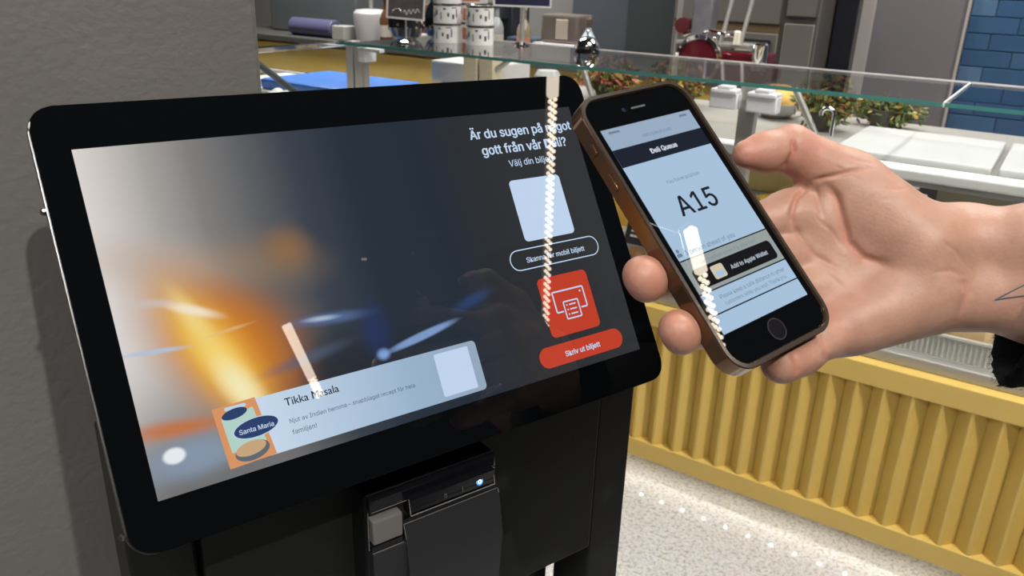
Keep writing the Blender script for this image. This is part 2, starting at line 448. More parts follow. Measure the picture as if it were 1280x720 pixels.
# unseen ceiling panels added to brighten the hand, floor and kitchen
def fill_panel(s, t, w, h, power, label):
    L = CM @ T(s, t, 3.2)
    root = thing('added_fill_panel', label, 'lamp', L, 'added fill light panels')
    B().ring(rrect(-w/2-.02, w/2+.02, -h/2-.02, h/2+.02, .005, 1), rrect(-w/2, w/2, -h/2, h/2, .005, 1), -0.04, 0).obj('frame', M['white_paint'], root, L)
    ld = bpy.data.lights.new('panel_glow', 'AREA'); ld.shape = 'RECTANGLE'; ld.size = w; ld.size_y = h; ld.energy = power; ld.color = (1, 0.96, 0.91)
    lo = bpy.data.objects.new('panel_glow', ld); COL.objects.link(lo)
    WM[lo] = L @ T(0, 0, -0.03); lo.parent = root; lo.matrix_local = WM[root].inverted() @ WM[lo]
fill_panel(0.9, -0.45, 1.0, 0.4, 38, 'added white framed fill light panel along the counter front')
fill_panel(-1.9, 1.0, 1.2, 0.5, 70, 'added white framed fill light panel over the kitchen aisle by the tins')
fill_panel(0.6, 1.3, 1.2, 0.5, 32, 'added white framed fill light panel over the kitchen aisle by the tiles')
fill_panel(0.9, -3.2, 1.2, 0.6, 58, 'added white framed fill light panel behind the customer')

# ================================================================== DELI COUNTER
ctr = thing('deli_counter', 'yellow fluted deli counter with a glass front and glass top shelf', 'counter', CM)
def cpart(b, name, m, smooth=None): return b.obj(name, m, ctr, CM, smooth)
S0, S1 = -1.16, 2.6
cpart(B().box(S0, S1, 0.14, 0.8, 0, 0.10), 'plinth', M['dark_plinth'])
cpart(B().box(S0, S1, 0.0, 0.16, 0.08, 0.14, 0.003), 'lower_rail', M['yellow'])
cpart(B().box(S0, S1, 0.0, 0.07, 0.53, 0.59, 0.003), 'upper_rail', M['yellow'])
cpart(B().box(S0, S1, 0.042, 0.06, 0.14, 0.53), 'back_panel', M['yellow'])
P = 0.0672
rib_me = B().poly([(-P/2+0.0006, 0.042), (-P/2+0.0006, 0.036), (-0.003, 0.003), (0.003, 0.003), (P/2-0.0006, 0.036), (P/2-0.0006, 0.042)], 0.14, 0.53).mesh('rib', M['yellow'])
for k in range(-16, 28):
    put('rib', rib_me, ctr, CM @ T(0.598+k*P, 0, 0))
led_me = B().lathe([(0.0036, 0), (0.0036, 0.003)], 10).mesh('led', M['led'])
cpart(B().box(S0, S1, 0.022, 0.042, 0.0755, 0.0805), 'led_channel', M['white_paint'])
for k in range(-16, 30):
    put('led', led_me, ctr, CM @ T(0.10+k*0.0705, 0.032, 0.071))
# inside of the case
cpart(B().box(S0, S1, 0.05, 0.82, 0.56, 0.615), 'display_deck', M['white_paint'])
cpart(B().box(S0, S1, 0.035, 0.075, 0.59, 0.622, 0.004), 'sill_rail', M['steel'])
cpart(B().box(S0, S1, 0.80, 0.83, 0.56, 1.045), 'rear_panel', mat('cream_rear_panel', (0.55, 0.50, 0.36), 0.5))
cpart(B().box(S0, S1, 0.14, 0.86, 1.046, 1.07, 0.003), 'worktop', mat('grey_worktop', (0.34, 0.325, 0.30), 0.35, noise=0.05, nscale=8))
cpart(B().box(S0, S1, 0.068, 0.14, 1.052, 1.078, 0.005), 'worktop_nosing', M['white_paint'])
cpart(B().box(S0, S1, 0.085, 0.105, 1.036, 1.051), 'shelf_front_rail', M['steel'])
cpart(B().box(S0+0.1, S1-0.1, 0.115, 0.135, 1.038, 1.046), 'case_light', M['strip_lit'])
POSTS = (-1.14, 0.209, 1.56)
for x in POSTS:
    cpart(B().box(x-0.022, x+0.022, 0.02, 0.05, 0.615, 1.24, 0.003), 'steel_post', M['steel'])
cpart(B().box(-1.20, -1.165, 0.02, 0.06, 0.615, 1.252, 0.003), 'steel_post', M['steel'])
for a_, b_ in zip(POSTS, POSTS[1:]):
    cpart(B().box(a_+0.024, b_-0.024, 0.052, 0.058, 0.622, 1.238), 'front_pane', M['glass'])
for a_, b_ in ((-1.16, 0.655), (0.660, 2.5)):
    cpart(B().box(a_, b_, -0.010, 0.485, 1.242, 1.25), 'glass_shelf', M['glass_top'])
    cpart(B().box(a_, b_, -0.0122, -0.0102, 1.2415, 1.2505), 'glass_edge', M['glass_edge'])
    cpart(B().box(a_, b_, 0.4852, 0.491, 1.240, 1.252), 'rear_trim', mat('pale_glass_rim', (0.55, 0.51, 0.50), 0.3))
cpart(B().box(0.656, 0.659, -0.008, 0.48, 1.240, 1.252), 'shelf_joint', M['white_paint'])
for x0, x1 in ((0.118, 0.192), (0.214, 0.292)):
    cpart(B().box(x0, x1, -0.012, 0.030, 1.180, 1.222, 0.004).box(x0+0.002, x1-0.002, -0.018, 0.034, 1.218, 1.230, 0.004).box(x0+0.02, x1-0.02, -0.016, 0.034, 1.228, 1.238, 0.003), 'glass_clamp', M['clamp_grey'], 40)
cpart(B().box(-1.118, -1.085, -0.006, 0.05, 1.19, 1.238, 0.004).box(-1.122, -1.02, -0.006, 0.02, 1.225, 1.238, 0.004), 'glass_clamp', M['clamp_grey'], 40)
for p0, p1 in (((0.30, 0.10, 1.238), (0.385, 0.10, 1.10)), ((-0.62, 0.2, 1.238), (-0.83, 0.2, 1.10)), ((-0.38, 0.2, 1.238), (-0.32, 0.2, 1.10)), ((1.2, 0.1, 1.238), (1.29, 0.1, 1.10))):
    cpart(B().tube((p0, p1), 0.009, 8), 'strut', M['steel'], 60)
hook = []
for i in range(12):
    a_ = math.pi*(i/11)
    hook.append((0.393-0.016*math.cos(a_)*1.0, 0.09, 1.183+0.014*math.sin(a_)))
cpart(B().tube([(0.377, 0.09, 1.178)]+hook+[(0.409, 0.09, 1.13)], 0.005, 8), 'hook', M['chrome'], 60)

# case round the corner, coming towards the customers
cc = thing('corner_display_case', 'glass display case joining the yellow counter at a corner post', 'display case', CM @ T(-1.6, -0.9, 0))
def ccp(b, name, m, smooth=None): return b.obj(name, m, cc, CM, smooth)
ccp(B().box(-2.05, -1.17, -1.9, -0.01, 0, 0.60, 0.004), 'case_base', M['yellow'])
ccp(B().box(-1.172, -1.158, -1.9, -0.012, 1.238, 1.256, 0.004), 'top_rail', M['chrome'])
ccp(B().box(-1.167, -1.162, -1.9, -0.012, 0.60, 1.238), 'side_pane', M['glass'])
ccp(B().box(-2.05, -1.19, -1.9, -0.01, 0.995, 1.01), 'inner_shelf', M['white_paint'])
ccp(B().box(-2.05, -1.21, 0.07, 0.50, 1.016, 1.031, 0.002), 'rear_shelf', M['white_paint'])
ccp(B().box(-2.05, -1.99, 0.07, 0.50, 0.60, 1.0155), 'shelf_support', M['white_paint'])
ccp(B().tube(((-1.18, -0.42, 1.238), (-1.18, -0.20, 1.085)), 0.011, 8), 'strut', M['slate'], 60)

# ------------------------------------------------------------------ things on the white worktop
ZT = 1.0705
bm_ = B().box(0.405, 0.772, 0.155, 0.575, ZT, ZT+0.022, 0.006)
tag(bm_.obj('cutting_board', M['board_white'], None, CM, 40), 'white plastic cutting board on the worktop beside the herb pot', 'cutting board', 'white cutting boards')
tag(B().box(0.786, 1.16, 0.155, 0.575, ZT, ZT+0.022, 0.006).obj('cutting_board', M['board_white'], None, CM, 40), 'white plastic cutting board on the worktop, further along past the first', 'cutting board', 'white cutting boards')

def leaf_cluster(b, c, rad, n, size, seed):
    rnd = random.Random(seed)
    for i in range(n):
        v = Vector((rnd.gauss(0, 1), rnd.gauss(0, 1), rnd.gauss(0, 1))).normalized()*rnd.uniform(.5, 1)
        X = T(c[0]+v.x*rad[0], c[1]+v.y*rad[1], c[2]+v.z*rad[2]) @ Matrix.Rotation(rnd.uniform(0, 6.28), 4, Vector((rnd.gauss(0, 1), rnd.gauss(0, 1), rnd.gauss(0, 1))).normalized())
        L = size*rnd.uniform(.7, 1.3)
        b.poly([(0, 0), (L*.3, L*.22), (L*.7, L*.18), (L, 0), (L*.7, -L*.18), (L*.3, -L*.22)], 0, 0.0008, X)
    return b
herb_green = mat('herb_leaf', (0.10, 0.14, 0.035), 0.6, noise=0.5, nscale=30)
herb_rust = mat('rust_leaf', (0.25, 0.09, 0.03), 0.6, noise=0.5, nscale=30)
herb_gold = mat('golden_leaf', (0.42, 0.27, 0.05), 0.6, noise=0.4, nscale=30)
petal_pink = mat('pink_petal', (0.55, 0.16, 0.15), 0.6, noise=0.3, nscale=30)
terracotta = mat('dark_pot', (0.06, 0.05, 0.04), 0.6)
def planter(s, t, label, colors, hgt, rad, seed):
    L = CM @ T(s, t, ZT)
    r = thing('herb_planter', label, 'plant', L)
    B().lathe([(0.035, 0), (0.05, 0.05), (0.052, 0.055), (0.045, 0.055), (0.04, 0.045), (0, 0.045)], 20).obj('pot', terracotta, r, L, 40)
    for i, (m_, n_) in enumerate(colors):
        leaf_cluster(B(), (0, 0, hgt), rad, int(n_*1.6), 0.024, seed+i).obj('foliage', m_, r, L)
planter(0.285, 0.52, 'dense green and rust leaved herb plant beside the cutting board', ((herb_green, 300), (herb_rust, 130), (herb_gold, 70)), 0.085, (0.095, 0.07, 0.075), 3)
planter(0.42, 0.72, 'low green herb plant behind the cutting board', ((herb_green, 200), (herb_gold, 50)), 0.05, (0.12, 0.05, 0.045), 13)
planter(-0.50, 0.62, 'bunch of pink, gold and green flowers under the glass shelf', ((herb_green, 220), (petal_pink, 150), (herb_gold, 160), (herb_rust, 100)), 0.08, (0.11, 0.08, 0.07), 23)
planter(-0.27, 0.68, 'rust and gold flower bunch beside the pink flowers', ((herb_green, 180), (herb_rust, 160), (herb_gold, 110)), 0.08, (0.11, 0.07, 0.07), 33)

ceramic = mat('pale_ceramic', (0.55, 0.56, 0.55), 0.25)
pasta = mat('golden_pasta', (0.62, 0.38, 0.08), 0.6, noise=0.35, nscale=60, bump=0.5, bscale=120)
L = CM @ T(0.10, 0.66, ZT)
bw = thing('serving_bowl', 'pale round serving bowl heaped with golden food on the worktop', 'bowl', L)
B().lathe([(0.035, 0), (0.06, 0.015), (0.085, 0.05), (0.08, 0.05), (0.05, 0.02), (0, 0.018)], 28).obj('bowl', ceramic, bw, L, 50)
B().ball((0, 0, 0.05), 0.074, 3, None, (1, 1, 0.75)).jitter(0.004, 2).obj('golden_food', pasta, bw, L, 60)

# white tub and cream boxes behind the front pane, left of the flowers
tag(B().box(-1.22, -0.93, 0.50, 0.78, ZT, ZT+0.085, 0.01).obj('food_tub', M['board_white'], None, CM, 40), 'low white plastic tub under the glass shelf by the corner post', 'tub')
wood = mat('pale_wood', (0.60, 0.50, 0.36), 0.5, noise=0.12, nscale=20, stretch=(1, 1, 8))
for i, (x, lab) in enumerate(((-0.79, 'pale wooden block under the glass shelf, nearer the tins'), (-0.725, 'pale wooden block under the glass shelf, nearer the bell'))):
    tag(B().box(x-0.028, x+0.028, 0.18, 0.24, ZT, ZT+0.155, 0.004).obj('wooden_block', wood, None, CM), lab, 'block', 'pale wooden blocks under the shelf')
blue_lid = mat('blue_lid', (0.03, 0.10, 0.42), 0.35)
L = CM @ T(-0.62, 0.40, ZT)
jar = thing('clear_food_jar', 'clear jar with a blue band beside the wooden blocks', 'jar', L)
B().lathe([(0.04, 0), (0.045, 0.01), (0.045, 0.09), (0.035, 0.105), (0, 0.105)], 20).obj('jar_body', mat('milky_plastic', (0.6, 0.62, 0.6), 0.3), jar, L, 40)
B().lathe([(0.046, 0.03), (0.046, 0.07)], 20).obj('label_band', blue_lid, jar, L, 40)

# corner case contents
blue_cloth = mat('blue_plastic', (0.05, 0.19, 0.62), 0.4, noise=0.15, nscale=12)
tag(B().box(-1.74, -1.23, 0.09, 0.46, 1.0315, 1.072, 0.012).obj('blue_tray', blue_cloth, None, CM, 40), 'bright blue tray lying behind the steel corner post', 'tray')
paper = mat('crumpled_paper', (0.68, 0.66, 0.60), 0.7)
for i, (x, y, z, r_, lab) in enumerate(((-1.42, -0.30, 1.011, 0.055, 'crumpled cream paper bundle on the corner case shelf by the wall'), (-1.30, -0.18, 1.011, 0.045, 'crumpled white paper bundle on the corner case shelf by the strut'))):
    tag(B().ball((x, y, z+r_*0.9+0.009), r_, 2, None, (1.6, 1, 0.9)).jitter(0.009, i).obj('paper_bundle', paper, None, CM), lab, 'paper')

# ------------------------------------------------------------------ things on the glass shelf
ZG = 1.2505
tin_white = mat('white_printed_tin', (0.74, 0.73, 0.72), 0.3, noise=0.10, nscale=45)
tin_lid = mat('silver_tin_lid', (0.75, 0.74, 0.72), 0.2, 1.0)
tin_mark = mat('dark_tin_print', (0.07, 0.07, 0.09), 0.4)
tin_orange = mat('orange_tin_print', (0.50, 0.15, 0.07), 0.4)
R_T, H_T = 0.048, 0.064
tin_parts = [
    ('tin_body', B().lathe([(R_T, 0), (R_T, H_T-0.008), (R_T*.97, H_T-0.006)], 28).mesh('tin_body', tin_white, 40)),
    ('tin_lid', B().lathe([(R_T*1.02, H_T-0.008), (R_T*1.02, H_T-0.001), (R_T*.96, H_T), (R_T*.93, H_T-0.002), (0, H_T-0.002)], 28).mesh('tin_lid', tin_lid, 40))]
def band(a0, a1, z0, z1, m):
    b = B(); n = 6
    pts = [(math.cos(a0+(a1-a0)*i/n)*(R_T+0.0006), math.sin(a0+(a1-a0)*i/n)*(R_T+0.0006)) for i in range(n+1)]
    for p, q in zip(pts, pts[1:]):
        v = [b.bm.verts.new((p[0], p[1], z0)), b.bm.verts.new((q[0], q[1], z0)), b.bm.verts.new((q[0], q[1], z1)), b.bm.verts.new((p[0], p[1], z1))]
        b.bm.faces.new(v)
    return b.mesh('print_mark', m)
marks = [band(5.55, 5.72, 0.014, 0.03, tin_mark), band(5.85, 5.95, 0.02, 0.046, tin_mark), band(5.5, 5.9, 0.049, 0.052, tin_mark), band(3.3, 3.42, 0.02, 0.05, tin_mark), band(3.62, 3.9, 0.044, 0.048, tin_mark), band(3.6, 3.86, 0.012, 0.02, tin_mark), band(4.9, 5.1, 0.044, 0.05, tin_mark), band(4.05, 4.2, 0.018, 0.032, tin_mark), band(4.28, 4.44, 0.026, 0.042, tin_mark), band(4.7, 4.78, 0.012, 0.036, tin_mark), band(5.2, 5.34, 0.022, 0.034, tin_mark)]
orange = band(4.6, 6.0, 0.006, 0.046, tin_orange)
TINS = ((-0.969, 0.287, 4, 0), (-0.948, 0.415, 4, 1), (-0.842, 0.305, 2, 0))
order = ('bottom', 'second', 'third', 'fourth')
for st, (s, t, n_, org) in enumerate(TINS):
    nm = ('stack by the dark jars', 'orange printed stack in the middle', 'short stack by the sign stand', '')[st]
    for k in range(n_):
        L = CM @ T(s+random.uniform(-.002, .002), t, ZG+k*(H_T+0.0006)) @ RZ(random.uniform(-.3, .3))
        r = thing('food_tin', 'white printed food tin, %s of the %s' % (order[k], nm), 'tin', L, 'white food tins on the glass shelf')
        for pn_, me in tin_parts: put(pn_, me, r, L)
        for me in marks: put('print_mark', me, r, L)
        if org: put('orange_print', orange, r, L @ Matrix.Scale(1.01, 4))

dark_ceramic = mat('dark_patterned_glaze', (0.02, 0.022, 0.03), 0.12, noise=0.9, nscale=25)
jar_me = B().lathe([(0.034, 0), (0.052, 0.01), (0.064, 0.04), (0.065, 0.075), (0.048, 0.115), (0.040, 0.125), (0.043, 0.135), (0.036, 0.135), (0.034, 0.125), (0, 0.12)], 28).mesh('jar_body', dark_ceramic, 50)
dot_me = None
flower_dot = mat('glaze_dot', (0.45, 0.28, 0.14), 0.2)
for i, (s, t, lab) in enumerate(((-1.135, 0.262, 'dark glazed patterned jar on the glass shelf, behind the easel sign'), (-1.085, 0.40-0.0, 'dark glazed patterned jar between the easel sign and the tins'))):
    L = CM @ T(s, t, ZG) @ RZ(i)
    r = thing('glazed_jar', lab, 'jar', L, 'dark glazed jars')
    put('jar_body', jar_me, r, L)
    b = B(); rnd = random.Random(5+i)
    for q in range(26):
        a_ = rnd.uniform(0, 6.28); z_ = rnd.uniform(.03, .09)
        b.ball((0.0635*math.cos(a_), 0.0635*math.sin(a_), z_), rnd.uniform(.003, .006), 1)
    b.obj('painted_dots', flower_dot, r, L)

sign_frame = mat('white_sign_frame', (0.66, 0.66, 0.66), 0.4)
sign_photo = mat('dark_sign_picture', (0.10, 0.085, 0.09), 0.3, noise=0.5, nscale=30)
sign_navy = mat('navy_sign_picture', (0.03, 0.03, 0.07), 0.3, noise=0.3, nscale=20)
sign_ink = mat('white_sign_ink', (0.7, 0.7, 0.7), 0.5)
def sign(s, t, z0, w, h, rz, m_, label, rod_r, script=False, tilt=0.0):
    L = CM @ T(s, t, ZG) @ RZ(rz)
    r = thing('table_sign', label, 'sign', L, 'table signs on the glass shelf')
    B().lathe([(0.032, 0), (0.032, 0.004), (0.02, 0.010), (0.008, 0.014), (0, 0.015)], 24).obj('stand_base', M['chrome'], r, L, 50)
    B().tube(((0, 0, 0.01), (0, 0, z0+0.02)), rod_r, 8).obj('stand_rod', M['steel'], r, L, 60)
    F = L @ T(0, -0.008, z0) @ RY(tilt)
    fr = B().ring(rrect(-w/2, w/2, 0, h, .003, 2), rrect(-w/2+.006, w/2-.006, .006, h-.006, .002, 2), 0, 0.006, RX(math.pi/2)).obj('sign_frame', sign_frame, r, F)
    B().box(-w/2+.005, w/2-.005, -0.003, -0.001, .005, h-.005).obj('sign_picture', m_, fr, F)
    if script:
        pts = []
        for i in range(60):
            u = i/59; pts.append((-w*.05+u*w*.42, -0.0036, .022+0.008*math.sin(u*24)*(1-.3*u)+u*.012))
        B().tube(pts, 0.0012, 6).obj('script_writing', sign_ink, fr, F)
        ringp = [(-w*.22+0.016*math.cos(x_), -0.0036, 0.018+0.016*math.sin(x_)) for x_ in [i*math.pi/12 for i in range(13)]]
        B().tube(ringp, 0.0014, 6).obj('holder_loop', M['chrome'], fr, F)
sign(-1.04, 0.150, 0.075, 0.13, 0.16, 0.55, sign_photo, 'small dark picture sign in a white frame before the dark jars', 0.003, True, 0.06)
sign(-0.735, 0.405, 0.125, 0.20, 0.15, 0.45, sign_navy, 'wide navy sign in a white frame beside the tins', 0.008)

L = CM @ T(-0.442, 0.345, ZG)
bell = thing('service_bell', 'chrome domed service bell on the glass shelf', 'bell', L)
B().lathe([(0.040, 0), (0.041, 0.006), (0.036, 0.012), (0.030, 0.014), (0, 0.014)], 32).obj('bell_base', M['gloss_black'], bell, L, 40)
dome = [(0.041, 0.014)]+[(0.041*math.cos(a_), 0.017+0.035*math.sin(a_)) for a_ in [i*math.pi/2/10 for i in range(10)]]+[(0, 0.052)]
B().lathe(dome, 32).obj('bell_dome', M['chrome'], bell, L, 60)
B().lathe([(0.003, 0.052), (0.003, 0.060), (0.006, 0.063), (0.006, 0.067), (0.003, 0.071), (0, 0.071)], 14).obj('plunger', M['chrome'], bell, L, 60)

# ------------------------------------------------------------------ kitchen behind
kc_ = thing('back_counter', 'yellow fronted back counter across the kitchen', 'counter', CM @ T(-1.8, 1.6, 0))
def kp(b, name, m): return b.obj(name, m, kc_, CM)
kp(B().box(-4.2, 0.0, 1.34, 1.9, 0, 1.06), 'carcass', M['yellow'])
kp(B().box(-4.22, 0.02, 1.30, 1.92, 1.06, 1.092, 0.004), 'counter_top', mat('dark_counter_edge', (0.09, 0.09, 0.085), 0.4))
kp(B().box(-4.2, -1.55, 1.315, 1.338, 0.90, 1.05, 0.002), 'drawer_front', M['yellow'])
kp(B().box(-4.2, -1.55, 1.30, 1.338, 0.865, 0.895, 0.002), 'ledge', M['white_paint'])
ZB = 1.0925
roll_m = mat('lilac_wrap_film', (0.10, 0.10, 0.19), 0.3, noise=0.3, nscale=3, stretch=(1, 1, 12))
cardboard = mat('grey_cardboard', (0.36, 0.36, 0.34), 0.6)
L = CM @ T(-2.83, 1.42, ZB)
fr = thing('film_roll', 'violet roll of wrapping film lying on the back counter', 'film roll', L)
B().lathe([(0.045, -0.17), (0.05, -0.165), (0.05, 0.165), (0.045, 0.17)], 24, T(0, 0, 0.05) @ RY(math.pi/2)).obj('film', roll_m, fr, L, 40)
B().lathe([(0.025, 0.168), (0.025, 0.176)], 20, T(0, 0, 0.05) @ RY(math.pi/2)).obj('core', cardboard, fr, L, 40)
tag(B().box(-2.63, -2.54, 1.36, 1.46, ZB, ZB+0.075, 0.004).obj('carton', cardboard, None, CM), 'small grey carton between the film roll and white tub', 'carton')
L = CM @ T(-2.42, 1.46, ZB)
tb = thing('bucket', 'large whitish bucket on the back counter beside the carton', 'bucket', L)
B().lathe([(0.085, 0), (0.10, 0.13), (0.098, 0.15), (0.085, 0.165), (0.05, 0.17)], 28).obj('bucket_body', mat('greyish_white_plastic', (0.46, 0.45, 0.46), 0.4, noise=0.1, nscale=8), tb, L, 40)
B().lathe([(0.012, 0.17), (0.012, 0.25)], 12).obj('pump_stem', M['steel'], tb, L, 40)
tag(B().box(-3.35, -2.62, 1.55, 1.88, ZB+0.0, ZB+0.42, 0.01).obj('steel_appliance', mat('dark_grey_appliance', (0.10, 0.115, 0.12), 0.45, noise=0.08, nscale=4), None, CM, 40), 'dark grey box shaped appliance behind the film roll', 'appliance')
# clutter along the back counter
cl = [
 (-2.20, 1.50, 0.10, 0.08, 0.055, (0.55, 0.50, 0.46), 'tray of pale bread rolls beside the bucket', 'bread'),
 (-2.03, 1.62, 0.06, 0.06, 0.22, (0.05, 0.16, 0.38), 'tall blue carton behind the easel sign', 'carton'),
 (-2.32, 1.76, 0.10, 0.08, 0.20, (0.13, 0.075, 0.05), 'brown wooden crate behind the bucket', 'crate'),
 (-1.86, 1.72, 0.09, 0.08, 0.25, (0.30, 0.28, 0.25), 'taupe carton behind the dark jars', 'carton'),
 (-1.62, 1.60, 0.10, 0.08, 0.24, (0.022, 0.026, 0.035), 'tall black coffee machine behind the tins', 'coffee machine'),
 (-1.40, 1.50, 0.09, 0.07, 0.09, (0.045, 0.07, 0.11), 'navy box behind the sign stand', 'box'),
]
for (s, t, w_, d_, h_, c_, lab, cat_) in cl:
    m_ = mat(lab.replace(' ', '_')[:28], c_, 0.45, noise=0.25, nscale=12)
    b = B().box(s-w_, s+w_, t-d_, t+d_, ZB, ZB+h_, 0.006)
    if cat_ == 'bread':
        for q in range(6): b.ball((s-w_+.03+q*.03, t, ZB+h_+.012), .02, 2)
    elif cat_ == 'coffee machine':
        b.box(s-w_*.8, s+w_*.8, t-d_-.05, t-d_, ZB+h_*.7, ZB+h_, .005).box(s-w_*.8, s+w_*.8, t-d_-.06, t-d_, ZB, ZB+.02, .004)
    else:
        b.box(s-w_*1.02, s+w_*1.02, t-d_*1.02, t+d_*1.02, ZB+h_-.03, ZB+h_-.004, .003)
    tag(b.obj(cat_.replace(' ', '_'), m_, None, CM, 40), lab, cat_)
bott = [(0.030, 0), (0.034, 0.006), (0.034, 0.13), (0.026, 0.155), (0.012, 0.18), (0.011, 0.225), (0.014, 0.228), (0.014, 0.238), (0, 0.239)]
for i, (s, t, c_, lab) in enumerate((
        (-2.24, 1.38, (0.10, 0.045, 0.02), 'amber bottle beside the bucket'), (-2.12, 1.355, (0.02, 0.035, 0.02), 'dark green bottle beside the amber bottle'),
        (-1.92, 1.44, (0.28, 0.13, 0.06), 'orange brown bottle before the blue carton'), (-1.78, 1.42, (0.04, 0.05, 0.06), 'blackish bottle behind the easel sign'),
        (-1.53, 1.40, (0.30, 0.31, 0.32), 'grey white bottle behind the food tins'), (-1.345, 1.36, (0.24, 0.20, 0.14), 'tan bottle between the navy box and toaster'))):
    L = CM @ T(s, t, ZB)
    r = thing('bottle', lab, 'bottle', L, 'bottles on the back counter')
    B().lathe(bott[:6]+[(0.011, 0.222)], 18).obj('bottle_glass', mat('bottle_glass_%d' % i, c_, 0.15), r, L, 40)
    B().lathe([(0.014, 0.222), (0.014, 0.238), (0, 0.239)], 14).obj('bottle_cap', mat('bottle_cap_%d' % i, (0.4, 0.38, 0.34) if i % 2 else (0.03, 0.03, 0.03), 0.4), r, L, 40)
    B().lathe([(0.0346, 0.04), (0.0346, 0.10)], 18).obj('bottle_label', mat('bottle_label_%d' % i, (0.5, 0.47, 0.42) if i % 2 == 0 else (0.45, 0.2, 0.12), 0.5), r, L, 40)
L = CM @ T(-1.17, 1.46, ZB)
ov = thing('toaster', 'brown and steel box shaped toaster on a pale tray', 'toaster', L @ T(0, 0, 0.082))
brown_steel = mat('brownish_steel', (0.26, 0.22, 0.19), 0.3, 0.6, noise=0.35, nscale=7)
B().box(-0.10, 0.10, -0.07, 0.09, 0.0815, 0.21, 0.012).obj('toaster_body', brown_steel, ov, L, 40)
B().box(-0.015, 0.05, -0.076, -0.068, 0.10, 0.19, 0.003).obj('toaster_window', mat('tan_window', (0.42, 0.36, 0.30), 0.3), ov, L)
tag(B().box(-0.13, 0.12, -0.10, 0.10, 0.0, 0.081, 0.008).obj('pale_box', mat('pale_grey_box', (0.42, 0.41, 0.43), 0.5, noise=0.1, nscale=9), None, L, 40), 'flat pale grey box carrying the toaster', 'box')
L = CM @ T(-1.005, 1.38, ZB)
bt = thing('spray_bottle', 'pale blue bottle with a dark cap beside the toaster', 'bottle', L)
B().lathe([(0.028, 0), (0.032, 0.01), (0.032, 0.12), (0.014, 0.15), (0.012, 0.165)], 20).obj('bottle_body', mat('pale_blue_plastic', (0.36, 0.44, 0.52), 0.25), bt, L, 40)
B().lathe([(0.015, 0.165), (0.016, 0.20), (0.010, 0.215), (0, 0.216)], 16).obj('cap', mat('brown_cap', (0.10, 0.07, 0.06), 0.4), bt, L, 40)

# red meat slicer
red = mat('red_enamel', (0.085, 0.006, 0.012), 0.18)
L = CM @ T(-0.35, 1.42, ZB)
sl = thing('meat_slicer', 'red and chrome flywheel meat slicer on the back counter', 'meat slicer', L)
def sp(b, name, m, sm=50): return b.obj(name, m, sl, L, sm)
sp(B().box(-0.19, 0.20, -0.11, 0.13, 0.0, 0.05, 0.012), 'base', red)
sp(B().box(-0.06, 0.19, -0.07, 0.06, 0.05, 0.11, 0.012), 'body', red)
sp(B().lathe([(0.10, -0.012), (0.102, 0.0), (0.10, 0.012), (0.085, 0.014), (0.085, -0.014)], 32, T(-0.08, -0.13, 0.075) @ RX(math.pi/2)), 'blade_guard', M['chrome'])
sp(B().lathe([(0.082, -0.008), (0.082, 0.008), (0.02, 0.02), (0, 0.02)], 32, T(-0.08, -0.13, 0.075) @ RX(math.pi/2)), 'blade', red)
sp(B().box(-0.22, 0.10, -0.05, 0.07, 0.125, 0.14, 0.003), 'carriage', M['steel'])
sp(B().lathe([(0.032, -0.02), (0.032, 0.02)], 24, T(-0.205, -0.02, 0.20) @ RX(math.pi/2)), 'hand_wheel', red)
sp(B().tube(((-0.235, 0, 0.0), (-0.235, 0, 0.33)), 0.012, 10), 'column', M['steel'])
for x in (-0.03, 0.055):
    sp(B().tube(((x, -0.03, 0.13), (x+0.03, 0.02, 0.42)), 0.009, 10), 'guide_rod', M['steel'])
sp(B().tube(((-0.20, -0.02, 0.16), (-0.12, -0.02, 0.19), (0.05, -0.03, 0.17)), 0.008, 8), 'cross_rod', M['chrome'])
sp(B().box(-0.17, -0.08, -0.03, 0.05, 0.14, 0.36, 0.01), 'thickness_plate', mat('pewter', (0.30, 0.29, 0.33), 0.3, 0.7, noise=0.3, nscale=20))
for i in range(4): sp(B().ball((-0.14+0.045*i, -0.045, 0.155+0.02*(i % 2)), 0.011, 2), 'knob', M['chrome'])
sp(B().lathe([(0.014, 0), (0.014, 0.05), (0.010, 0.055), (0, 0.056)], 16, T(0.05, -0.06, 0.14)), 'crank_handle', mat('ivory_handle', (0.75, 0.72, 0.6), 0.25))
sp(B().lathe([(0.03, 0), (0.032, 0.01), (0.032, 0.10), (0.026, 0.105), (0, 0.106)], 20, T(0.165, -0.10, 0.05)), 'grease_pot', M['chrome'])
# fridge against the wall
fg = thing('upright_fridge', 'taupe steel upright fridge with panelled doors by the black frame', 'fridge', CM @ T(-0.48, 2.0, 0))
def fp(b, name, m): return b.obj(name, m, fg, CM, 40)
fp(B().box(-0.84, -0.13, 1.95, 2.29, 0, 2.1, 0.006), 'carcass', M['door_grey'])
for x0, x1, z0, z1 in ((-0.83, -0.30, 0.12, 1.25), (-0.83, -0.30, 1.29, 2.05), (-0.28, -0.14, 0.12, 1.30), (-0.28, -0.14, 1.33, 2.05)):
    fp(B().box(x0, x1, 1.925, 1.949, z0, z1, 0.006), 'door', M['door_grey'])
fp(B().box(-0.83, -0.30, 1.935, 1.95, 1.252, 1.288), 'door_gap', mat('warm_shadow_gap', (0.10, 0.065, 0.03), 0.5))
fp(B().box(-0.50, -0.34, 1.917, 1.924, 0.85, 1.21, 0.003), 'glass_panel', mat('pale_reflecting_panel', (0.44, 0.44, 0.38), 0.12, 0.5))
fp(B().ring(rrect(-0.51, -0.33, 0.84, 1.22, .004, 1), rrect(-0.50, -0.34, 0.85, 1.21, .003, 1), 0, 0.012, T(0, 1.925, 0) @ RX(math.pi/2)), 'panel_frame', M['black_gloss_frame'])

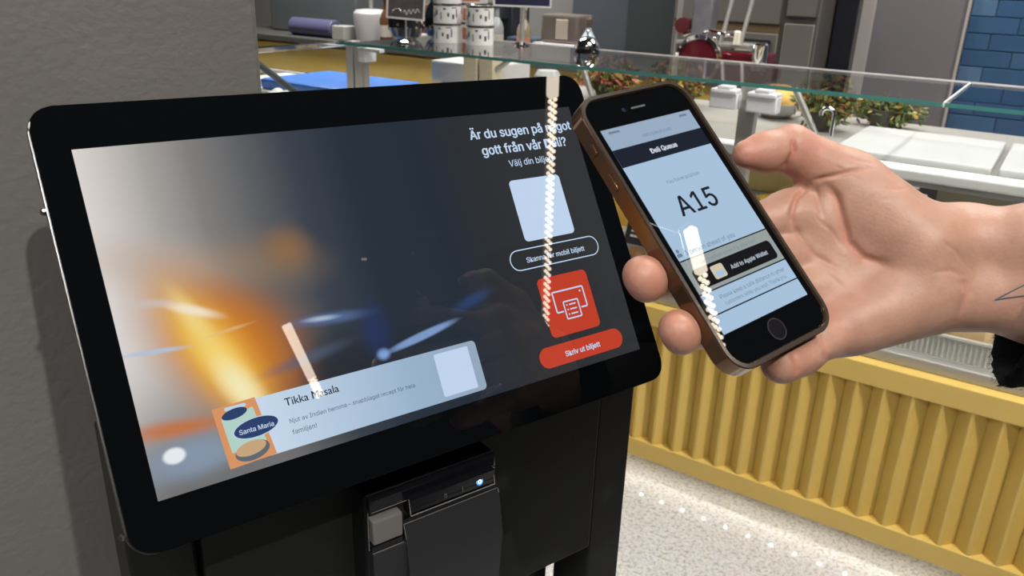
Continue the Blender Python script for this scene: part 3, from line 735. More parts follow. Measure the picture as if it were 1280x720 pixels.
# ------------------------------------------------------------------ food in the case
cheese_y = mat('yellow_cheese', (0.70, 0.42, 0.07), 0.5, noise=0.2, nscale=60, bump=0.4, bscale=150)
cheese_p = mat('pale_cheese', (0.72, 0.58, 0.30), 0.5, noise=0.1, nscale=20)
rind = mat('brown_rind', (0.30, 0.14, 0.05), 0.5, noise=0.3, nscale=30)
tray_m = mat('clear_ribbed_plastic', (0.52, 0.51, 0.46), 0.18, spec=0.6)
tag_black = mat('black_price_card', (0.02, 0.02, 0.022), 0.4)
tag_red = mat('red_price_card', (0.55, 0.05, 0.03), 0.4)
ZD = 0.6155
shelf = thing('display_riser', 'stepped white riser inside the deli case carrying cheeses', 'riser', CM @ T(0.2, 0.4, ZD))
B().box(-1.1, 1.5, 0.30, 0.78, ZD, 0.70, 0.003).obj('lower_step', M['white_paint'], shelf, CM)
B().box(-1.1, 1.5, 0.50, 0.78, 0.70, 0.82, 0.003).obj('upper_step', M['white_paint'], shelf, CM)
def wedge(s, t, z, r_, h_, rz, m_, name, lab, cat_='cheese', group='cheeses in the deli case'):
    L = CM @ T(s, t, z) @ RZ(rz)
    root = thing(name, lab, cat_, L, group)
    pts = [(0, 0)]+[(r_*math.cos(a_), r_*math.sin(a_)) for a_ in [i*1.1/8 for i in range(9)]]
    B().poly(pts, 0, h_, None, 0.004).obj('cheese_paste', m_, root, L)
    B().poly([(r_*math.cos(i*1.1/8)*q, r_*math.sin(i*1.1/8)*q) for q, rng in ((1.004, range(9)), (1.03, range(8, -1, -1))) for i in rng], -0.0005, h_+.001).obj('rind', rind, root, L)
wedge(-0.03, 0.33, 0.7005, 0.15, 0.10, 0.6, cheese_p, 'cheese_wedge', 'pale yellow cheese wedge on the lower step by the steel post')
wedge(-0.30, 0.33, 0.7005, 0.14, 0.09, 0.4, cheese_y, 'cheese_wedge', 'deep yellow cheese wedge behind the brown rolls')
wedge(-0.75, 0.33, 0.7005, 0.15, 0.10, 0.2, cheese_y, 'cheese_wedge', 'deep yellow cheese wedge at the far end of the case')
wedge(0.72, 0.33, 0.7005, 0.155, 0.10, 0.5, cheese_p, 'cheese_wedge', 'pale cheese wedge under the cutting boards')
wedge(1.05, 0.33, 0.7005, 0.15, 0.09, 0.3, cheese_y, 'cheese_wedge', 'deep yellow cheese wedge past the cutting boards')
L = CM @ T(0.19, 0.66, 0.8205)
wl = thing('cheese_log', 'long pale cheese log with a cut face on the upper step', 'cheese', L)
B().lathe([(0.055, -0.17), (0.06, -0.16), (0.06, 0.16), (0.056, 0.168)], 24, T(0, 0, 0.06) @ RY(math.pi/2)).obj('log', mat('buttery_cheese', (0.55, 0.42, 0.17), 0.35, noise=0.15, nscale=20), wl, L, 40)
B().lathe([(0.04, 0.169), (0.04, 0.172)], 24, T(0, 0, 0.06) @ RY(math.pi/2)).obj('cut_face', mat('orange_cheese', (0.75, 0.35, 0.12), 0.4, noise=0.3, nscale=40), wl, L, 40)
L = CM @ T(0.115, 0.44, 0.8205)
gr = thing('grated_cheese_tray', 'small tray heaped with grated yellow cheese', 'tray', CM @ T(0.115, 0.40, 0.7005))
L = CM @ T(0.205, 0.40, 0.7005)
WM[gr] = L; gr.matrix_world = L
B().ring(rrect(-.07, .07, -.05, .05, .01, 3), rrect(-.064, .064, -.044, .044, .008, 3), 0, 0.15).box(-.066, .066, -.046, .046, 0, .004).obj('tray_body', ceramic, gr, L)
B().ball((0, 0, 0.15), 0.058, 3, None, (1.05, .72, .5)).jitter(0.005, 8).obj('grated_cheese', mat('grated_cheese', (0.80, 0.50, 0.08), 0.6, bump=0.8, bscale=260, noise=.2, nscale=90), gr, L)
for i, (s, t) in enumerate(((-0.17, 0.18), (-0.10, 0.225), (-0.24, 0.225), (-0.17, 0.262))):
    tag(B().ball((s, t, ZD+0.027), 0.029, 3, None, (1.15, 1, .9)).obj('bread_roll', mat('brown_crust', (0.38, 0.20, 0.08), 0.5, noise=.3, nscale=25), None, CM, 60), 'small round brown roll heaped below the yellow cheese wedge', 'bread roll', 'brown rolls in the deli case')
def price_card(s, t, z, w_, h_, m_, lab, rx=-0.35):
    L = CM @ T(s, t, z) @ RX(rx)
    r = thing('price_card', lab, 'price card', L, 'price cards in the deli case')
    B().box(-w_/2, w_/2, 0, 0.003, 0, h_, 0.001).obj('card', m_, r, L)
    B().box(-w_*.3, w_*.3, -0.001, 0, h_*.35, h_*.45).box(-w_*.3, w_*.1, -0.001, 0, h_*.6, h_*.68).obj('print_lines', sign_ink, r, L)
price_card(-0.125, 0.16, 0.66+.05, 0.09, 0.065, tag_black, 'black price card standing before the brown rolls')
price_card(-0.15, 0.24, 0.74, 0.09, 0.06, tag_red, 'red price card above the black one')
price_card(0.60, 0.30, 0.94, 0.11, 0.075, tag_black, 'black price card hanging in the case below the cutting board', 0)
# ribbed clear tray by the sill
L = CM @ T(0.78, 0.12, ZD)
tr = thing('ribbed_tray', 'clear ribbed plastic tray on the deck just inside the glass', 'tray', L)
B().ring(rrect(-0.16, 0.22, -0.03, 0.10, .012, 3), rrect(-0.154, 0.214, -0.024, 0.094, .010, 3), 0, 0.062).box(-.156, .216, -.026, .096, 0, .004).obj('tray_wall', tray_m, tr, L)
rib2 = B().tube(((0, -0.0315, 0.004), (0, -0.0315, 0.058)), 0.0032, 8).mesh('tray_rib', tray_m, 60)
for k in range(30): put('tray_rib', rib2, tr, L @ T(-0.15+k*0.0122, 0, 0))
B().ring(rrect(-0.166, 0.226, -0.037, 0.106, .014, 3), rrect(-0.154, 0.214, -0.024, 0.094, .010, 3), 0.058, 0.064).obj('tray_rim', tray_m, tr, L)
tag(B().box(0.765, 0.865, 0.115, 0.20, ZD+0.005, ZD+0.10, 0.018).obj('cheese_block', mat('beige_cheese', (0.72, 0.50, 0.26), 0.45), None, CM, 40), 'beige block of soft cheese in the ribbed tray', 'cheese')

# ================================================================== TICKET KIOSK
BASE = T(0.245, 0.46, 0)
ki = thing('ticket_kiosk', 'black floor standing ticket kiosk with a tilted touch screen', 'kiosk', BASE)
def kpart(b, name, m, M4=I4, parent=None, smooth=None): return b.obj(name, m, parent or ki, M4, smooth)
KW, KH = 0.344, 0.1927
# stand
YF = 0.4206
kpart(B().box(0.02, 0.47, 0.36, 0.585, 0, 0.012, 0.004), 'base_plate', M['black_frame'])
kpart(B().box(0.0495, 0.086, YF+0.004, YF+0.05, 0.012, 1.25, 0.002), 'post', M['black_frame'])
kpart(B().box(0.4035, 0.4415, YF+0.004, YF+0.05, 0.012, 1.25, 0.002), 'post', M['black_frame'])
kpart(B().box(0.0885, 0.4005, YF, YF+0.03, 1.038, 1.24, 0.0015), 'front_panel', M['black_frame'])
kpart(B().box(0.385, 0.4005, YF+0.055, YF+0.085, 0.012, 1.2, 0.002), 'rear_leg', M['black_frame'])
kpart(B().box(0.0895, 0.115, YF+0.055, YF+0.085, 0.012, 1.2, 0.002), 'rear_leg', M['black_frame'])
kpart(B().box(0.02, 0.324, -0.15, -0.04, -0.07, -0.030, 0.004), 'mounting_bracket', M['black_frame'], KM)
# display slab
ZS = -0.0004
X0, X1, Y0, Y1 = -0.0175, 0.3615, -0.2178, 0.0255
bez = kpart(B().poly(rrect(X0, X1, Y0, Y1, 0.013, 8), -0.0035, -0.0006, None, 0.0006), 'display_glass', M['bezel'], KM)
kpart(B().poly(rrect(X0-0.0006, X1+0.0006, Y0-0.0006, Y1+0.0006, 0.0135, 8), -0.0105, -0.0036, None, 0.0012), 'display_rim', M['bezel_edge'], KM, None, 50)
kpart(B().poly(rrect(X0+0.012, X1-0.012, Y0+0.012, Y1-0.012, 0.01, 6), -0.040, -0.0106, None, 0.003), 'display_housing', M['black_frame'], KM, None, 50)
for (x, y) in ((X0-0.003, -0.030), (X0-0.003, -0.205), (X1+0.003, -0.030), (X1+0.003, -0.205)):
    kpart(B().lathe([(0.0012, 0), (0.0018, 0.001), (0.0018, 0.004), (0.0010, 0.005), (0, 0.005)], 12, T(x*1.0+(0.0015 if x < 0 else -0.0015), y, -0.010)), 'screw', M['bezel_edge'], KM, None, 50)

def picture():
    m, nt, b = new_mat('kiosk_picture')
    b.inputs['Base Color'].default_value = (0.004, 0.004, 0.005, 1); b.inputs['Roughness'].default_value = 0.004
    tc = nt.nodes.new('ShaderNodeTexCoord')
    sx = nt.nodes.new('ShaderNodeSeparateXYZ'); nt.links.new(tc.outputs['Object'], sx.inputs[0])
    mr = nt.nodes.new('ShaderNodeMapRange'); mr.inputs['From Min'].default_value = 0; mr.inputs['From Max'].default_value = KW
    nt.links.new(sx.outputs['X'], mr.inputs['Value'])
    rp = nt.nodes.new('ShaderNodeValToRGB'); cr = rp.color_ramp
    stops = ((0.0, (228, 222, 218)), (0.035, (212, 206, 201)), (0.10, (172, 168, 164)), (0.17, (134, 132, 130)), (0.26, (96, 98, 101)), (0.34, (60, 68, 78)), (0.44, (38, 49, 61)), (0.60, (33, 44, 56)), (0.72, (44, 47, 50)), (1.0, (52, 53, 55)))  # picture tones, with some ambient reflection painted into the pale left end
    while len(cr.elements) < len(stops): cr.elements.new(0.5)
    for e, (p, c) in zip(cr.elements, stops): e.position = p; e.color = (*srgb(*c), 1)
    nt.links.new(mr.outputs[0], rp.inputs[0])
    cur = rp.outputs[0]
    # flat right hand pane
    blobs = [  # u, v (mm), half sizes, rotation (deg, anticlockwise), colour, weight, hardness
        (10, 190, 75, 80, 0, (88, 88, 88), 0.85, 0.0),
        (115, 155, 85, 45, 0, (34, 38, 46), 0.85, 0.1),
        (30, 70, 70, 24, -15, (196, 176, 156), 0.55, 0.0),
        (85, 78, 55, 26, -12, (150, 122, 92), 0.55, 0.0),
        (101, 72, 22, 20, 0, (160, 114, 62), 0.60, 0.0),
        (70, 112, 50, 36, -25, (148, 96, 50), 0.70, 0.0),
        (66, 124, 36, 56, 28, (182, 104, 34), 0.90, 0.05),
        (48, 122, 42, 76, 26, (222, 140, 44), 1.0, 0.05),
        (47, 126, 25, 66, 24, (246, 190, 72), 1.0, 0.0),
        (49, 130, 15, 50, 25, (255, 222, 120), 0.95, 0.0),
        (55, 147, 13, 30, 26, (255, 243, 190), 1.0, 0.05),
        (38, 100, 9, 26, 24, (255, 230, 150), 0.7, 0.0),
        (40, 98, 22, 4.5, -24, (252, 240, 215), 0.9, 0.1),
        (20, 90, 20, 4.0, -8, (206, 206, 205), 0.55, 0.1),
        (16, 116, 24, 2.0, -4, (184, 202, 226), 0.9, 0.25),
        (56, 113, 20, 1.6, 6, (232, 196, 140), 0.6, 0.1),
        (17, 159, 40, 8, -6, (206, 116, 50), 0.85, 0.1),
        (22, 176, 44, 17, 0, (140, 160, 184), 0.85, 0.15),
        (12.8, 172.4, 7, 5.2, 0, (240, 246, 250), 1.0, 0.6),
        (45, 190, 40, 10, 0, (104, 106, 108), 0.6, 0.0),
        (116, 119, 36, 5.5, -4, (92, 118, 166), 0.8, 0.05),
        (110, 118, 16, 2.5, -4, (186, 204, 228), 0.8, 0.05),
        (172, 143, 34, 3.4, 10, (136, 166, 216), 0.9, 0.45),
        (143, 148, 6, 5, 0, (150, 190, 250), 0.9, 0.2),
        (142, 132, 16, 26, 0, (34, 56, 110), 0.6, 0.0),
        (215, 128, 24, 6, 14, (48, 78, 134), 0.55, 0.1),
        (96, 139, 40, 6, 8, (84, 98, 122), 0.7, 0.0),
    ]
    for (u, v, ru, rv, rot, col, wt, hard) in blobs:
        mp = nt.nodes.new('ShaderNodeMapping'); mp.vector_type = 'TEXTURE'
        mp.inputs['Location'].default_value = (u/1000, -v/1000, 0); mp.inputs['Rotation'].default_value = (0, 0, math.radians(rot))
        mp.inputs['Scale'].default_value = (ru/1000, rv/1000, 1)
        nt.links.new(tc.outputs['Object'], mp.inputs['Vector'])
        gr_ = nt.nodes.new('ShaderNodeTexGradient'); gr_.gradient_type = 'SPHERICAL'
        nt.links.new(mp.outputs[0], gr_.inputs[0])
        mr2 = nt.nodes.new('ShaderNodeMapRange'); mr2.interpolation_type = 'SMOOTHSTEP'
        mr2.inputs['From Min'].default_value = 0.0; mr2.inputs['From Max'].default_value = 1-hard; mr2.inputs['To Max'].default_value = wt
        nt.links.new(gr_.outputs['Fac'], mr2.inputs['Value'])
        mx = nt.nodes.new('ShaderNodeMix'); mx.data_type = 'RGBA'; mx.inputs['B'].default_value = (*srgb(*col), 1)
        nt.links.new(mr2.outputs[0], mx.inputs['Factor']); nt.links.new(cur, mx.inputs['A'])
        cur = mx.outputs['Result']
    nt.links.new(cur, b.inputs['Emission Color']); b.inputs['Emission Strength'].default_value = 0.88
    return m
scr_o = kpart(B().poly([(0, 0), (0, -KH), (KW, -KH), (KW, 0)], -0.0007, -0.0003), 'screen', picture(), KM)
U = {}
U['white'] = lit_mat('screen_white', srgb(190, 210, 236))
U['card'] = lit_mat('screen_card_blue', srgb(160, 182, 205))
def card_fade():
    m = lit_mat('screen_card_fade', srgb(160, 182, 205)); nt = m.node_tree; b = nt.nodes['Principled BSDF']
    tc = nt.nodes.new('ShaderNodeTexCoord'); sx = nt.nodes.new('ShaderNodeSeparateXYZ'); nt.links.new(tc.outputs['Object'], sx.inputs[0])
    rp = nt.nodes.new('ShaderNodeValToRGB'); mr = nt.nodes.new('ShaderNodeMapRange'); mr.inputs['From Max'].default_value = 0.21
    nt.links.new(sx.outputs['X'], mr.inputs['Value']); nt.links.new(mr.outputs[0], rp.inputs[0])
    cr = rp.color_ramp; cr.elements[0].position = 0.30; cr.elements[0].color = (*srgb(196, 214, 232), 1); cr.elements[1].position = 0.75; cr.elements[1].color = (*srgb(150, 176, 202), 1)
    e = cr.elements.new(0.97); e.color = (*srgb(146, 166, 186), 1)
    nt.links.new(rp.outputs[0], b.inputs['Emission Color'])
    return m
U['card'] = card_fade()
U['cardw'] = lit_mat('screen_card_white', srgb(188, 208, 228))
U['red'] = lit_mat('screen_red', srgb(190, 62, 40))
U['ink'] = lit_mat('screen_ink', srgb(28, 34, 48))
U['ink2'] = lit_mat('screen_ink_grey', srgb(70, 84, 104))
U['dark'] = lit_mat('screen_dark', srgb(46, 48, 51))
U['orange'] = lit_mat('pack_orange', srgb(214, 146, 96))
U['mint'] = lit_mat('pack_mint', srgb(176, 206, 196))
U['navy'] = lit_mat('pack_navy', srgb(40, 62, 104))
U['food'] = mat('pack_food', (0.004, 0.004, 0.004), 0.04, emit=srgb(206, 170, 130), estr=0.9)
U['bowl'] = lit_mat('pack_bowl', srgb(92, 104, 112))
LV = 0.00004
def ui(name, outline, m, level, label=None):
    o = B().poly(outline, -0.0003, -0.0003+LV*level).obj(name, m, scr_o, KM)
    if label: o['label'] = label
    return o
def mmr(u0, u1, v0, v1, r): return [(x, y) for x, y in rrect(u0/1000, u1/1000, -v1/1000, -v0/1000, r/1000)]
def uring(name, u0, u1, v0, v1, r, w, m, level):
    return B().ring(mmr(u0, u1, v0, v1, r), mmr(u0+w, u1-w, v0+w, v1-w, max(r-w, .1)), -0.0003, -0.0003+LV*level).obj(name, m, scr_o, KM)
def utext(body, m, level, width, center=None, left=None, v=0, bold=0.0, name='screen_text'):
    me = text_mesh(name, body, m, width/1000, None, ((center or 0)/1000, -v/1000), -0.0003+LV*level, left/1000 if left is not None else None, bold)
    return put(name, me, scr_o, KM)
utext('Är du sugen på något', U['white'], 2, 91, 294.5, v=13.2, bold=0.022, name='heading_text')
utext('gott från vår Deli?', U['white'], 2, 76, 293.5, v=25.4, bold=0.022, name='heading_text')
utext('Välj din biljett', U['white'], 2, 40, 295, v=37.4, bold=0.006, name='subheading_text')
ui('code_card', mmr(270, 315.5, 51, 96.5, 3.2), U['white'], 2, 'blank pale rounded square card')
uring('outlined_button', 252.5, 333.5, 101, 116, 7.4, 0.75, U['white'], 2)
utext('Skanna för mobil biljett', U['white'], 2, 53, 293, v=108.6, bold=0.014, name='button_text')
ui('print_tile', mmr(269.5, 314.5, 124.4, 167.6, 4), U['red'], 2, 'red rounded tile with a printer symbol')
uring('printer_symbol', 279, 308, 135.5, 151.5, 1.5, 1.1, U['white'], 4)
ui('printer_symbol_gap', mmr(285.4, 301.6, 142.8, 158.4, 1), U['red'], 5)
uring('printer_paper', 286.4, 300.6, 143.8, 157.4, 1.3, 1.0, U['white'], 6)
for v_ in (147, 150.4, 153.8):
    ui('paper_line', mmr(291.4, 297.6, v_-.5, v_+.5, .4), U['white'], 6); ui('paper_dot', mmr(288.9, 290.1, v_-.55, v_+.55, .5), U['white'], 6)
ui('printer_light', mmr(303.6, 305.0, 138.4, 139.8, .6), U['white'], 6)
ui('print_button', mmr(254, 330.5, 172.3, 186.8, 7.2), U['red'], 2, 'red pill shaped button')
utext('Skriv ut biljett', U['white'], 4, 32, 292.5, v=179.5, bold=0.02, name='button_text')
# advert card
ui('advert_card', mmr(40, 207.8, 154, 187.2, 3), U['card'], 2, 'pale blue advert card')
utext('Tikka Masala', U['ink'], 5, 33, left=76.3, v=160.6, bold=0.012, name='advert_title')
utext('Njut av Indien hemma – snabblagat recept för hela', U['ink2'], 5, 81.5, left=76.3, v=171.2, name='advert_text')
utext('familjen!', U['ink2'], 5, 14.6, left=76.3, v=177.6, name='advert_text')
ui('code_card', mmr(175.8, 201.4, 156.6, 184.6, 1), U['white'], 4, 'blank pale square card')
pk = [(36.6, 154), (60.6, 153.2), (65, 187.0), (38.6, 188.0)]
ui('food_packet', [(a/1000, -b/1000) for a, b in pk], U['orange'], 5, 'orange and mint food packet picture')
ui('packet_hole', mmr(43, 55, 154.8, 156.8, 1), U['cardw'], 6)
ui('packet_panel', [(a/1000, -b/1000) for a, b in ((40.2, 160.5), (58.2, 158), (61.2, 178), (41.6, 180))], U['mint'], 6)
ui('packet_emblem', ell(.0478, -.1592, .0072, .0028, rot=.12), U['navy'], 7)
ui('packet_bowl', ell(.0525, -.1815, .0098, .0052, rot=.1), U['bowl'], 8)
ui('packet_food', ell(.0520, -.1800, .0086, .0038, rot=.1), U['food'], 9)
ui('logo_rim', ell(.0575, -.1696, .0132, .0056, rot=.06), U['white'], 8)
ui('logo_oval', ell(.0575, -.1696, .0126, .0051, rot=.06), U['navy'], 9)
utext('Santa Maria', U['white'], 11, 19.5, 57.5, v=169.7, bold=0.012, name='logo_text')

# receipt printer in the front panel
PR = T(0.184, 0.395, 1.188)   # top left of the printer face; x right, z up
pr_ = kpart(B().box(0, 0.098, 0.004, 0.03, -0.112, 0.0, 0.003), 'ticket_printer', M['black_plastic'], PR, None, 40)
def pp(b, name, m, sm=40): return b.obj(name, m, pr_, PR, sm)
pp(B().box(0.0005, 0.0975, 0.0, 0.006, -0.0115, -0.001, 0.002), 'top_band', M['gloss_black'])
pp(B().poly([(-0.006, -0.0085), (-0.0035, -0.020), (0.004, -0.021), (0.004, -0.008)], 0.0268, 0.0925, Matrix(((0, 0, 1, 0), (1, 0, 0, 0), (0, 1, 0, 0), (0, 0, 0, 1)))), 'status_bar', M['gloss_black'])
# the status symbols sit on the tilted face of the bar
SF = PR @ T(0, -0.0049, -0.0143) @ RX(-0.214)
led_b = lit_mat('status_led_blue', srgb(70, 150, 255), 1.6)
led_c = lit_mat('status_led_core', srgb(225, 240, 255), 2.5)
put('status_led', B().poly(ell(0, 0, .0027, .0027, 18), 0, 0.0003, T(0.0805, 0, 0.0) @ RX(math.pi/2)).mesh('status_led', led_b), pr_, SF)
put('status_symbol', B().ring(ell(0, 0, .0015, .0015, 18), ell(0, 0, .0009, .0009, 18), 0, 0.0005, T(0.0805, 0, 0.0) @ RX(math.pi/2)).mesh('status_symbol', led_c), pr_, SF)
dim = mat('dim_symbol', (0.08, 0.08, 0.09), 0.4)
put('feed_symbol', B().ring(ell(0, .0009, .0010, .0010, 14), ell(0, .0009, .0006, .0006, 14), 0, .0003, T(.0535, 0, 0) @ RX(math.pi/2)).ring(ell(0, -.0011, .0011, .0011, 14), ell(0, -.0011, .0007, .0007, 14), 0, .0003, T(.0535, 0, 0) @ RX(math.pi/2)).mesh('feed_symbol', dim), pr_, SF)
rimb = B()
for p0, p1 in (((.0268, 0, .0058), (.0268, 0, -.0058)), ((.0268, 0, -.0058), (.0925, 0, -.0058)), ((.0925, 0, -.0058), (.0925, 0, .0058))):
    rimb.tube((p0, p1), 0.00035, 6)
put('status_bar_rim', rimb.mesh('status_bar_rim', M['edge_highlight']), pr_, SF)
for nm_, p0, p1 in (('top_highlight', (0.002, 0.0004, -0.0117), (0.0965, 0.0004, -0.0117)), ('cover_highlight', (0.0247, -0.0002, -0.0292), (0.0992, -0.0002, -0.0292)), ('side_highlight', (0.0245, -0.0002, -0.0292), (0.0245, -0.0036, -0.0390)), ('side_highlight', (0.0994, -0.0004, -0.0296), (0.0994, -0.0072, -0.063)), ('recess_highlight', (0.0008, -0.0021, -0.0412), (0.0232, -0.0021, -0.0412)), ('frame_highlight', (0.0004, 0.002, -0.012), (0.0004, 0.002, -0.041))):
    pp(B().tube((p0, p1), 0.00028, 6), nm_, M['edge_highlight'], None)  # thin pale lines drawn as the highlights on the bevels
put('divider_mark', B().box(.0665, .0669, -.0004, 0, -.003, .003).mesh('divider_mark', dim), pr_, SF)
pp(B().box(0.001, 0.0225, -0.0035, 0.006, -0.0345, -0.0165, 0.0015), 'open_button', M['grey_button'])
pp(B().box(0.0005, 0.0235, -0.002, 0.004, -0.041, -0.0355, 0.001), 'button_recess', M['gloss_black'])
pp(B().poly([(0.0, 0.0), (-0.0035, -0.010), (-0.0075, -0.034), (-0.0045, -0.075), (0.005, -0.075), (0.005, 0.0)], 0.0245, 0.0995, T(0, 0, -0.029) @ Matrix(((0, 0, 1, 0), (1, 0, 0, 0), (0, 1, 0, 0), (0, 0, 0, 1)))), 'paper_cover', M['printer_cover'])
pp(B().box(0.001, 0.0965, -0.003, 0.005, -0.108, -0.0415, 0.001), 'lower_cover', M['printer_cover'])

# ================================================================== PHONE
ph = thing('smartphone', 'black smartphone in a bronze rimmed case showing ticket A15', 'phone', PMt)
def php(b, name, m, parent=None, sm=50): return b.obj(name, m, parent or ph, PMt, sm)
bronze = mat('bronze_case_plastic', (0.15, 0.085, 0.048), 0.12, 0.7, noise=0.5, nscale=28)
php(B().poly(rrect(-0.0385, 0.0385, -0.0788, 0.0788, 0.0115, 8), -0.0075, -0.0004, None, 0.0012), 'phone_body', mat('phone_black_aluminium', (0.02, 0.02, 0.022), 0.25, 0.5))
gl_ = php(B().poly(rrect(-0.0380, 0.0380, -0.0783, 0.0783, 0.011, 8), -0.0004, 0.0, None, 0.0003), 'front_glass', M['bezel'], None, None)
php(B().ring(rrect(-0.0412, 0.0412, -0.0815, 0.0815, 0.0140, 8), rrect(-0.0384, 0.0384, -0.0787, 0.0787, 0.0114, 8), -0.0092, 0.0004), 'case_bumper', bronze, None, 60)
php(B().ring(rrect(-0.0408, 0.0408, -0.0811, 0.0811, 0.0136, 8), rrect(-0.0388, 0.0388, -0.0791, 0.0791, 0.0118, 8), 0.0004, 0.0013), 'case_lip', mat('smoked_case_lip', (0.045, 0.035, 0.03), 0.1), None, 60)
php(B().poly(rrect(-0.0404, 0.0404, -0.0807, 0.0807, 0.0132, 8), -0.0100, -0.0076), 'case_back', mat('smoked_case_back', (0.03, 0.024, 0.02), 0.12))
for y0, y1 in ((0.028, 0.038), (0.050, 0.056)):
    php(B().box(-0.0420, -0.0408, y0, y1, -0.0055, -0.0025, 0.0005), 'side_button', bronze)
php(B().box(0.0408, 0.0422, 0.020, 0.032, -0.0055, -0.0025, 0.0007), 'side_button', bronze)
cm_ = php(B().poly(rrect(0.0065, 0.0345, 0.0585, 0.0745, 0.0075, 6), -0.0112, -0.0099, None, 0.0004), 'camera_module', M['gloss_black'])
for x in (0.0135, 0.0265):
    B().lathe([(0.0058, -0.0120), (0.0058, -0.0110)], 20, T(x, 0.0665, 0)).obj('camera_lens', mat('camera_glass', (0.01, 0.012, 0.03), 0.05), cm_, PMt, 40)
B().lathe([(0.0022, -0.0105), (0.0022, -0.0099)], 14, T(0.0025, 0.0665, 0)).obj('camera_flash', M['white_paint'], ph, PMt)
# emblem on the back: bitten fruit with a leaf
ap = []
for i in range(40):
    a_ = 2*math.pi*i/40
    r_ = 0.0072*(1+0.05*math.cos(2*a_))
    x, y = r_*math.cos(a_)*0.95, r_*math.sin(a_)*1.02
    if y > 0.004: y -= 0.0016*math.exp(-(x/0.0022)**2)
    if y < -0.004: y += 0.0010*math.exp(-(x/0.0018)**2)
    bx_, by_ = -0.0082, 0.0012
    d_ = math.hypot(x-bx_, y-by_)
    if d_ < 0.0036 and x < 0: x, y = bx_+(x-bx_)/d_*0.0036, by_+(y-by_)/d_*0.0036
    ap.append((x, y+0.022))
php(B().poly(ap, -0.0103, -0.0099).poly(ell(-0.0012, 0.0322, 0.0026, 0.0012, 14, rot=2.2), -0.0103, -0.0099), 'back_emblem', mat('emblem_silver', (0.55, 0.55, 0.56), 0.2, 0.9))

V = {k: lit_mat('phone_'+k, srgb(*c)) for k, c in dict(blue=(166, 192, 218), pale=(150, 170, 192), bar=(20, 28, 42), beige=(150, 158, 156), black=(10, 11, 14), text=(26, 30, 38), grey=(112, 130, 150), white=(205, 215, 228), tan=(206, 196, 168)).items()}
disp = php(B().poly(rrect(-0.0342, 0.0342, -0.0608, 0.0608, 0.0003, 1), 0.0, 0.00005), 'display', V['blue'])
def pu(name, outline, m, level, label=None):
    o = B().poly(outline, 0.00004, 0.00005+LV*level).obj(name, m, disp, PMt)
    if label: o['label'] = label
    return o
def pr4(x0, x1, y0, y1, r=0.05): return [(x, y) for x, y in rrect(x0/1000, x1/1000, y0/1000, y1/1000, r/1000)]
def pt(body, m, level, width, center=(0, 0), bold=0.0, left=None, name='phone_text'):
    me = text_mesh(name, body, m, width/1000, None, (center[0]/1000, center[1]/1000), 0.00005+LV*level, left/1000 if left is not None else None, bold)
    return put(name, me, disp, PMt)
pu('browser_bar', pr4(-34.2, 34.2, 48.2, 60.8), V['pale'], 1)
pu('title_bar', pr4(-34.2, 34.2, 37.4, 48.2), V['bar'], 1, 'dark navy title bar')
pt('Deli Queue', V['white'], 3, 20, (0, 43), 0.03)
pt('deli.queue.com', V['grey'], 3, 22, (2, 53), 0.0)
pu('status_mark', pr4(24, 30, 57.6, 59, .5), V['grey'], 3); pu('status_mark', pr4(-30, -22, 57.6, 59, .5), V['grey'], 3)
pt('You have position', V['grey'], 3, 26, (0, 23.5))
pt('A15', V['text'], 3, 29, (-0.5, 10.5), 0.012, name='ticket_number')
pu('queue_icon', ell(-.0318, -.0138, .0011, .0011, 14), V['grey'], 3); pu('queue_icon', pr4(-33.6, -30.0, -17.2, -15.2, .9), V['grey'], 3)
pt('1 person ahead of you', V['grey'], 3, 38, (0, -15.4), 0.004, left=-27.5)
pu('wallet_panel', pr4(-34.2, 34.2, -38.6, -19.4), V['beige'], 1)
for y in (-19.4, -38.6, -50.6): pu('divider', pr4(-34.2, 34.2, y-.35, y+.35), V['black'], 2)
pt('Get notified when it\'s your turn', V['grey'], 3, 44, (0, -22.6))
pu('wallet_button', pr4(-31, 31, -36.4, -25.4, 2.5), V['black'], 3, 'black rounded button')
pu('wallet_icon', pr4(-18.5, -9.5, -34.6, -27.2, 1.2), V['tan'], 5); pu('wallet_icon_fold', pr4(-17.4, -10.6, -33.6, -30.8, .8), V['blue'], 6)
pt('Add to Apple Wallet', V['white'], 5, 30, (10, -31), 0.008)
pt('Please keep a safe distance to other', V['grey'], 3, 52, (3, -42.8)); pt('customers while you wait. Thank you.', V['grey'], 3, 50, (3, -46.6))
# home button, earpiece and front camera in the glass
hb = M['gloss_black']
php(B().ring(ell(0, -.0696, .0060, .0060, 30), ell(0, -.0696, .0053, .0053, 30), -0.0001, 0.0002), 'home_button_ring', mat('home_ring', (0.025, 0.025, 0.028), 0.3, .3))
php(B().poly(ell(0, -.0696, .0052, .0052, 30), -0.0001, 0.0001), 'home_button', hb)
php(B().poly(rrect(-.0055, .0055, .0692, .0704, .0006), -0.0001, 0.0001), 'earpiece', mat('earpiece_mesh', (0.03, 0.03, 0.03), 0.6))
php(B().poly(ell(-.011, .0698, .0014, .0014, 14), -0.0001, 0.0001), 'front_camera', mat('front_camera_glass', (0.01, 0.012, 0.03), 0.1))

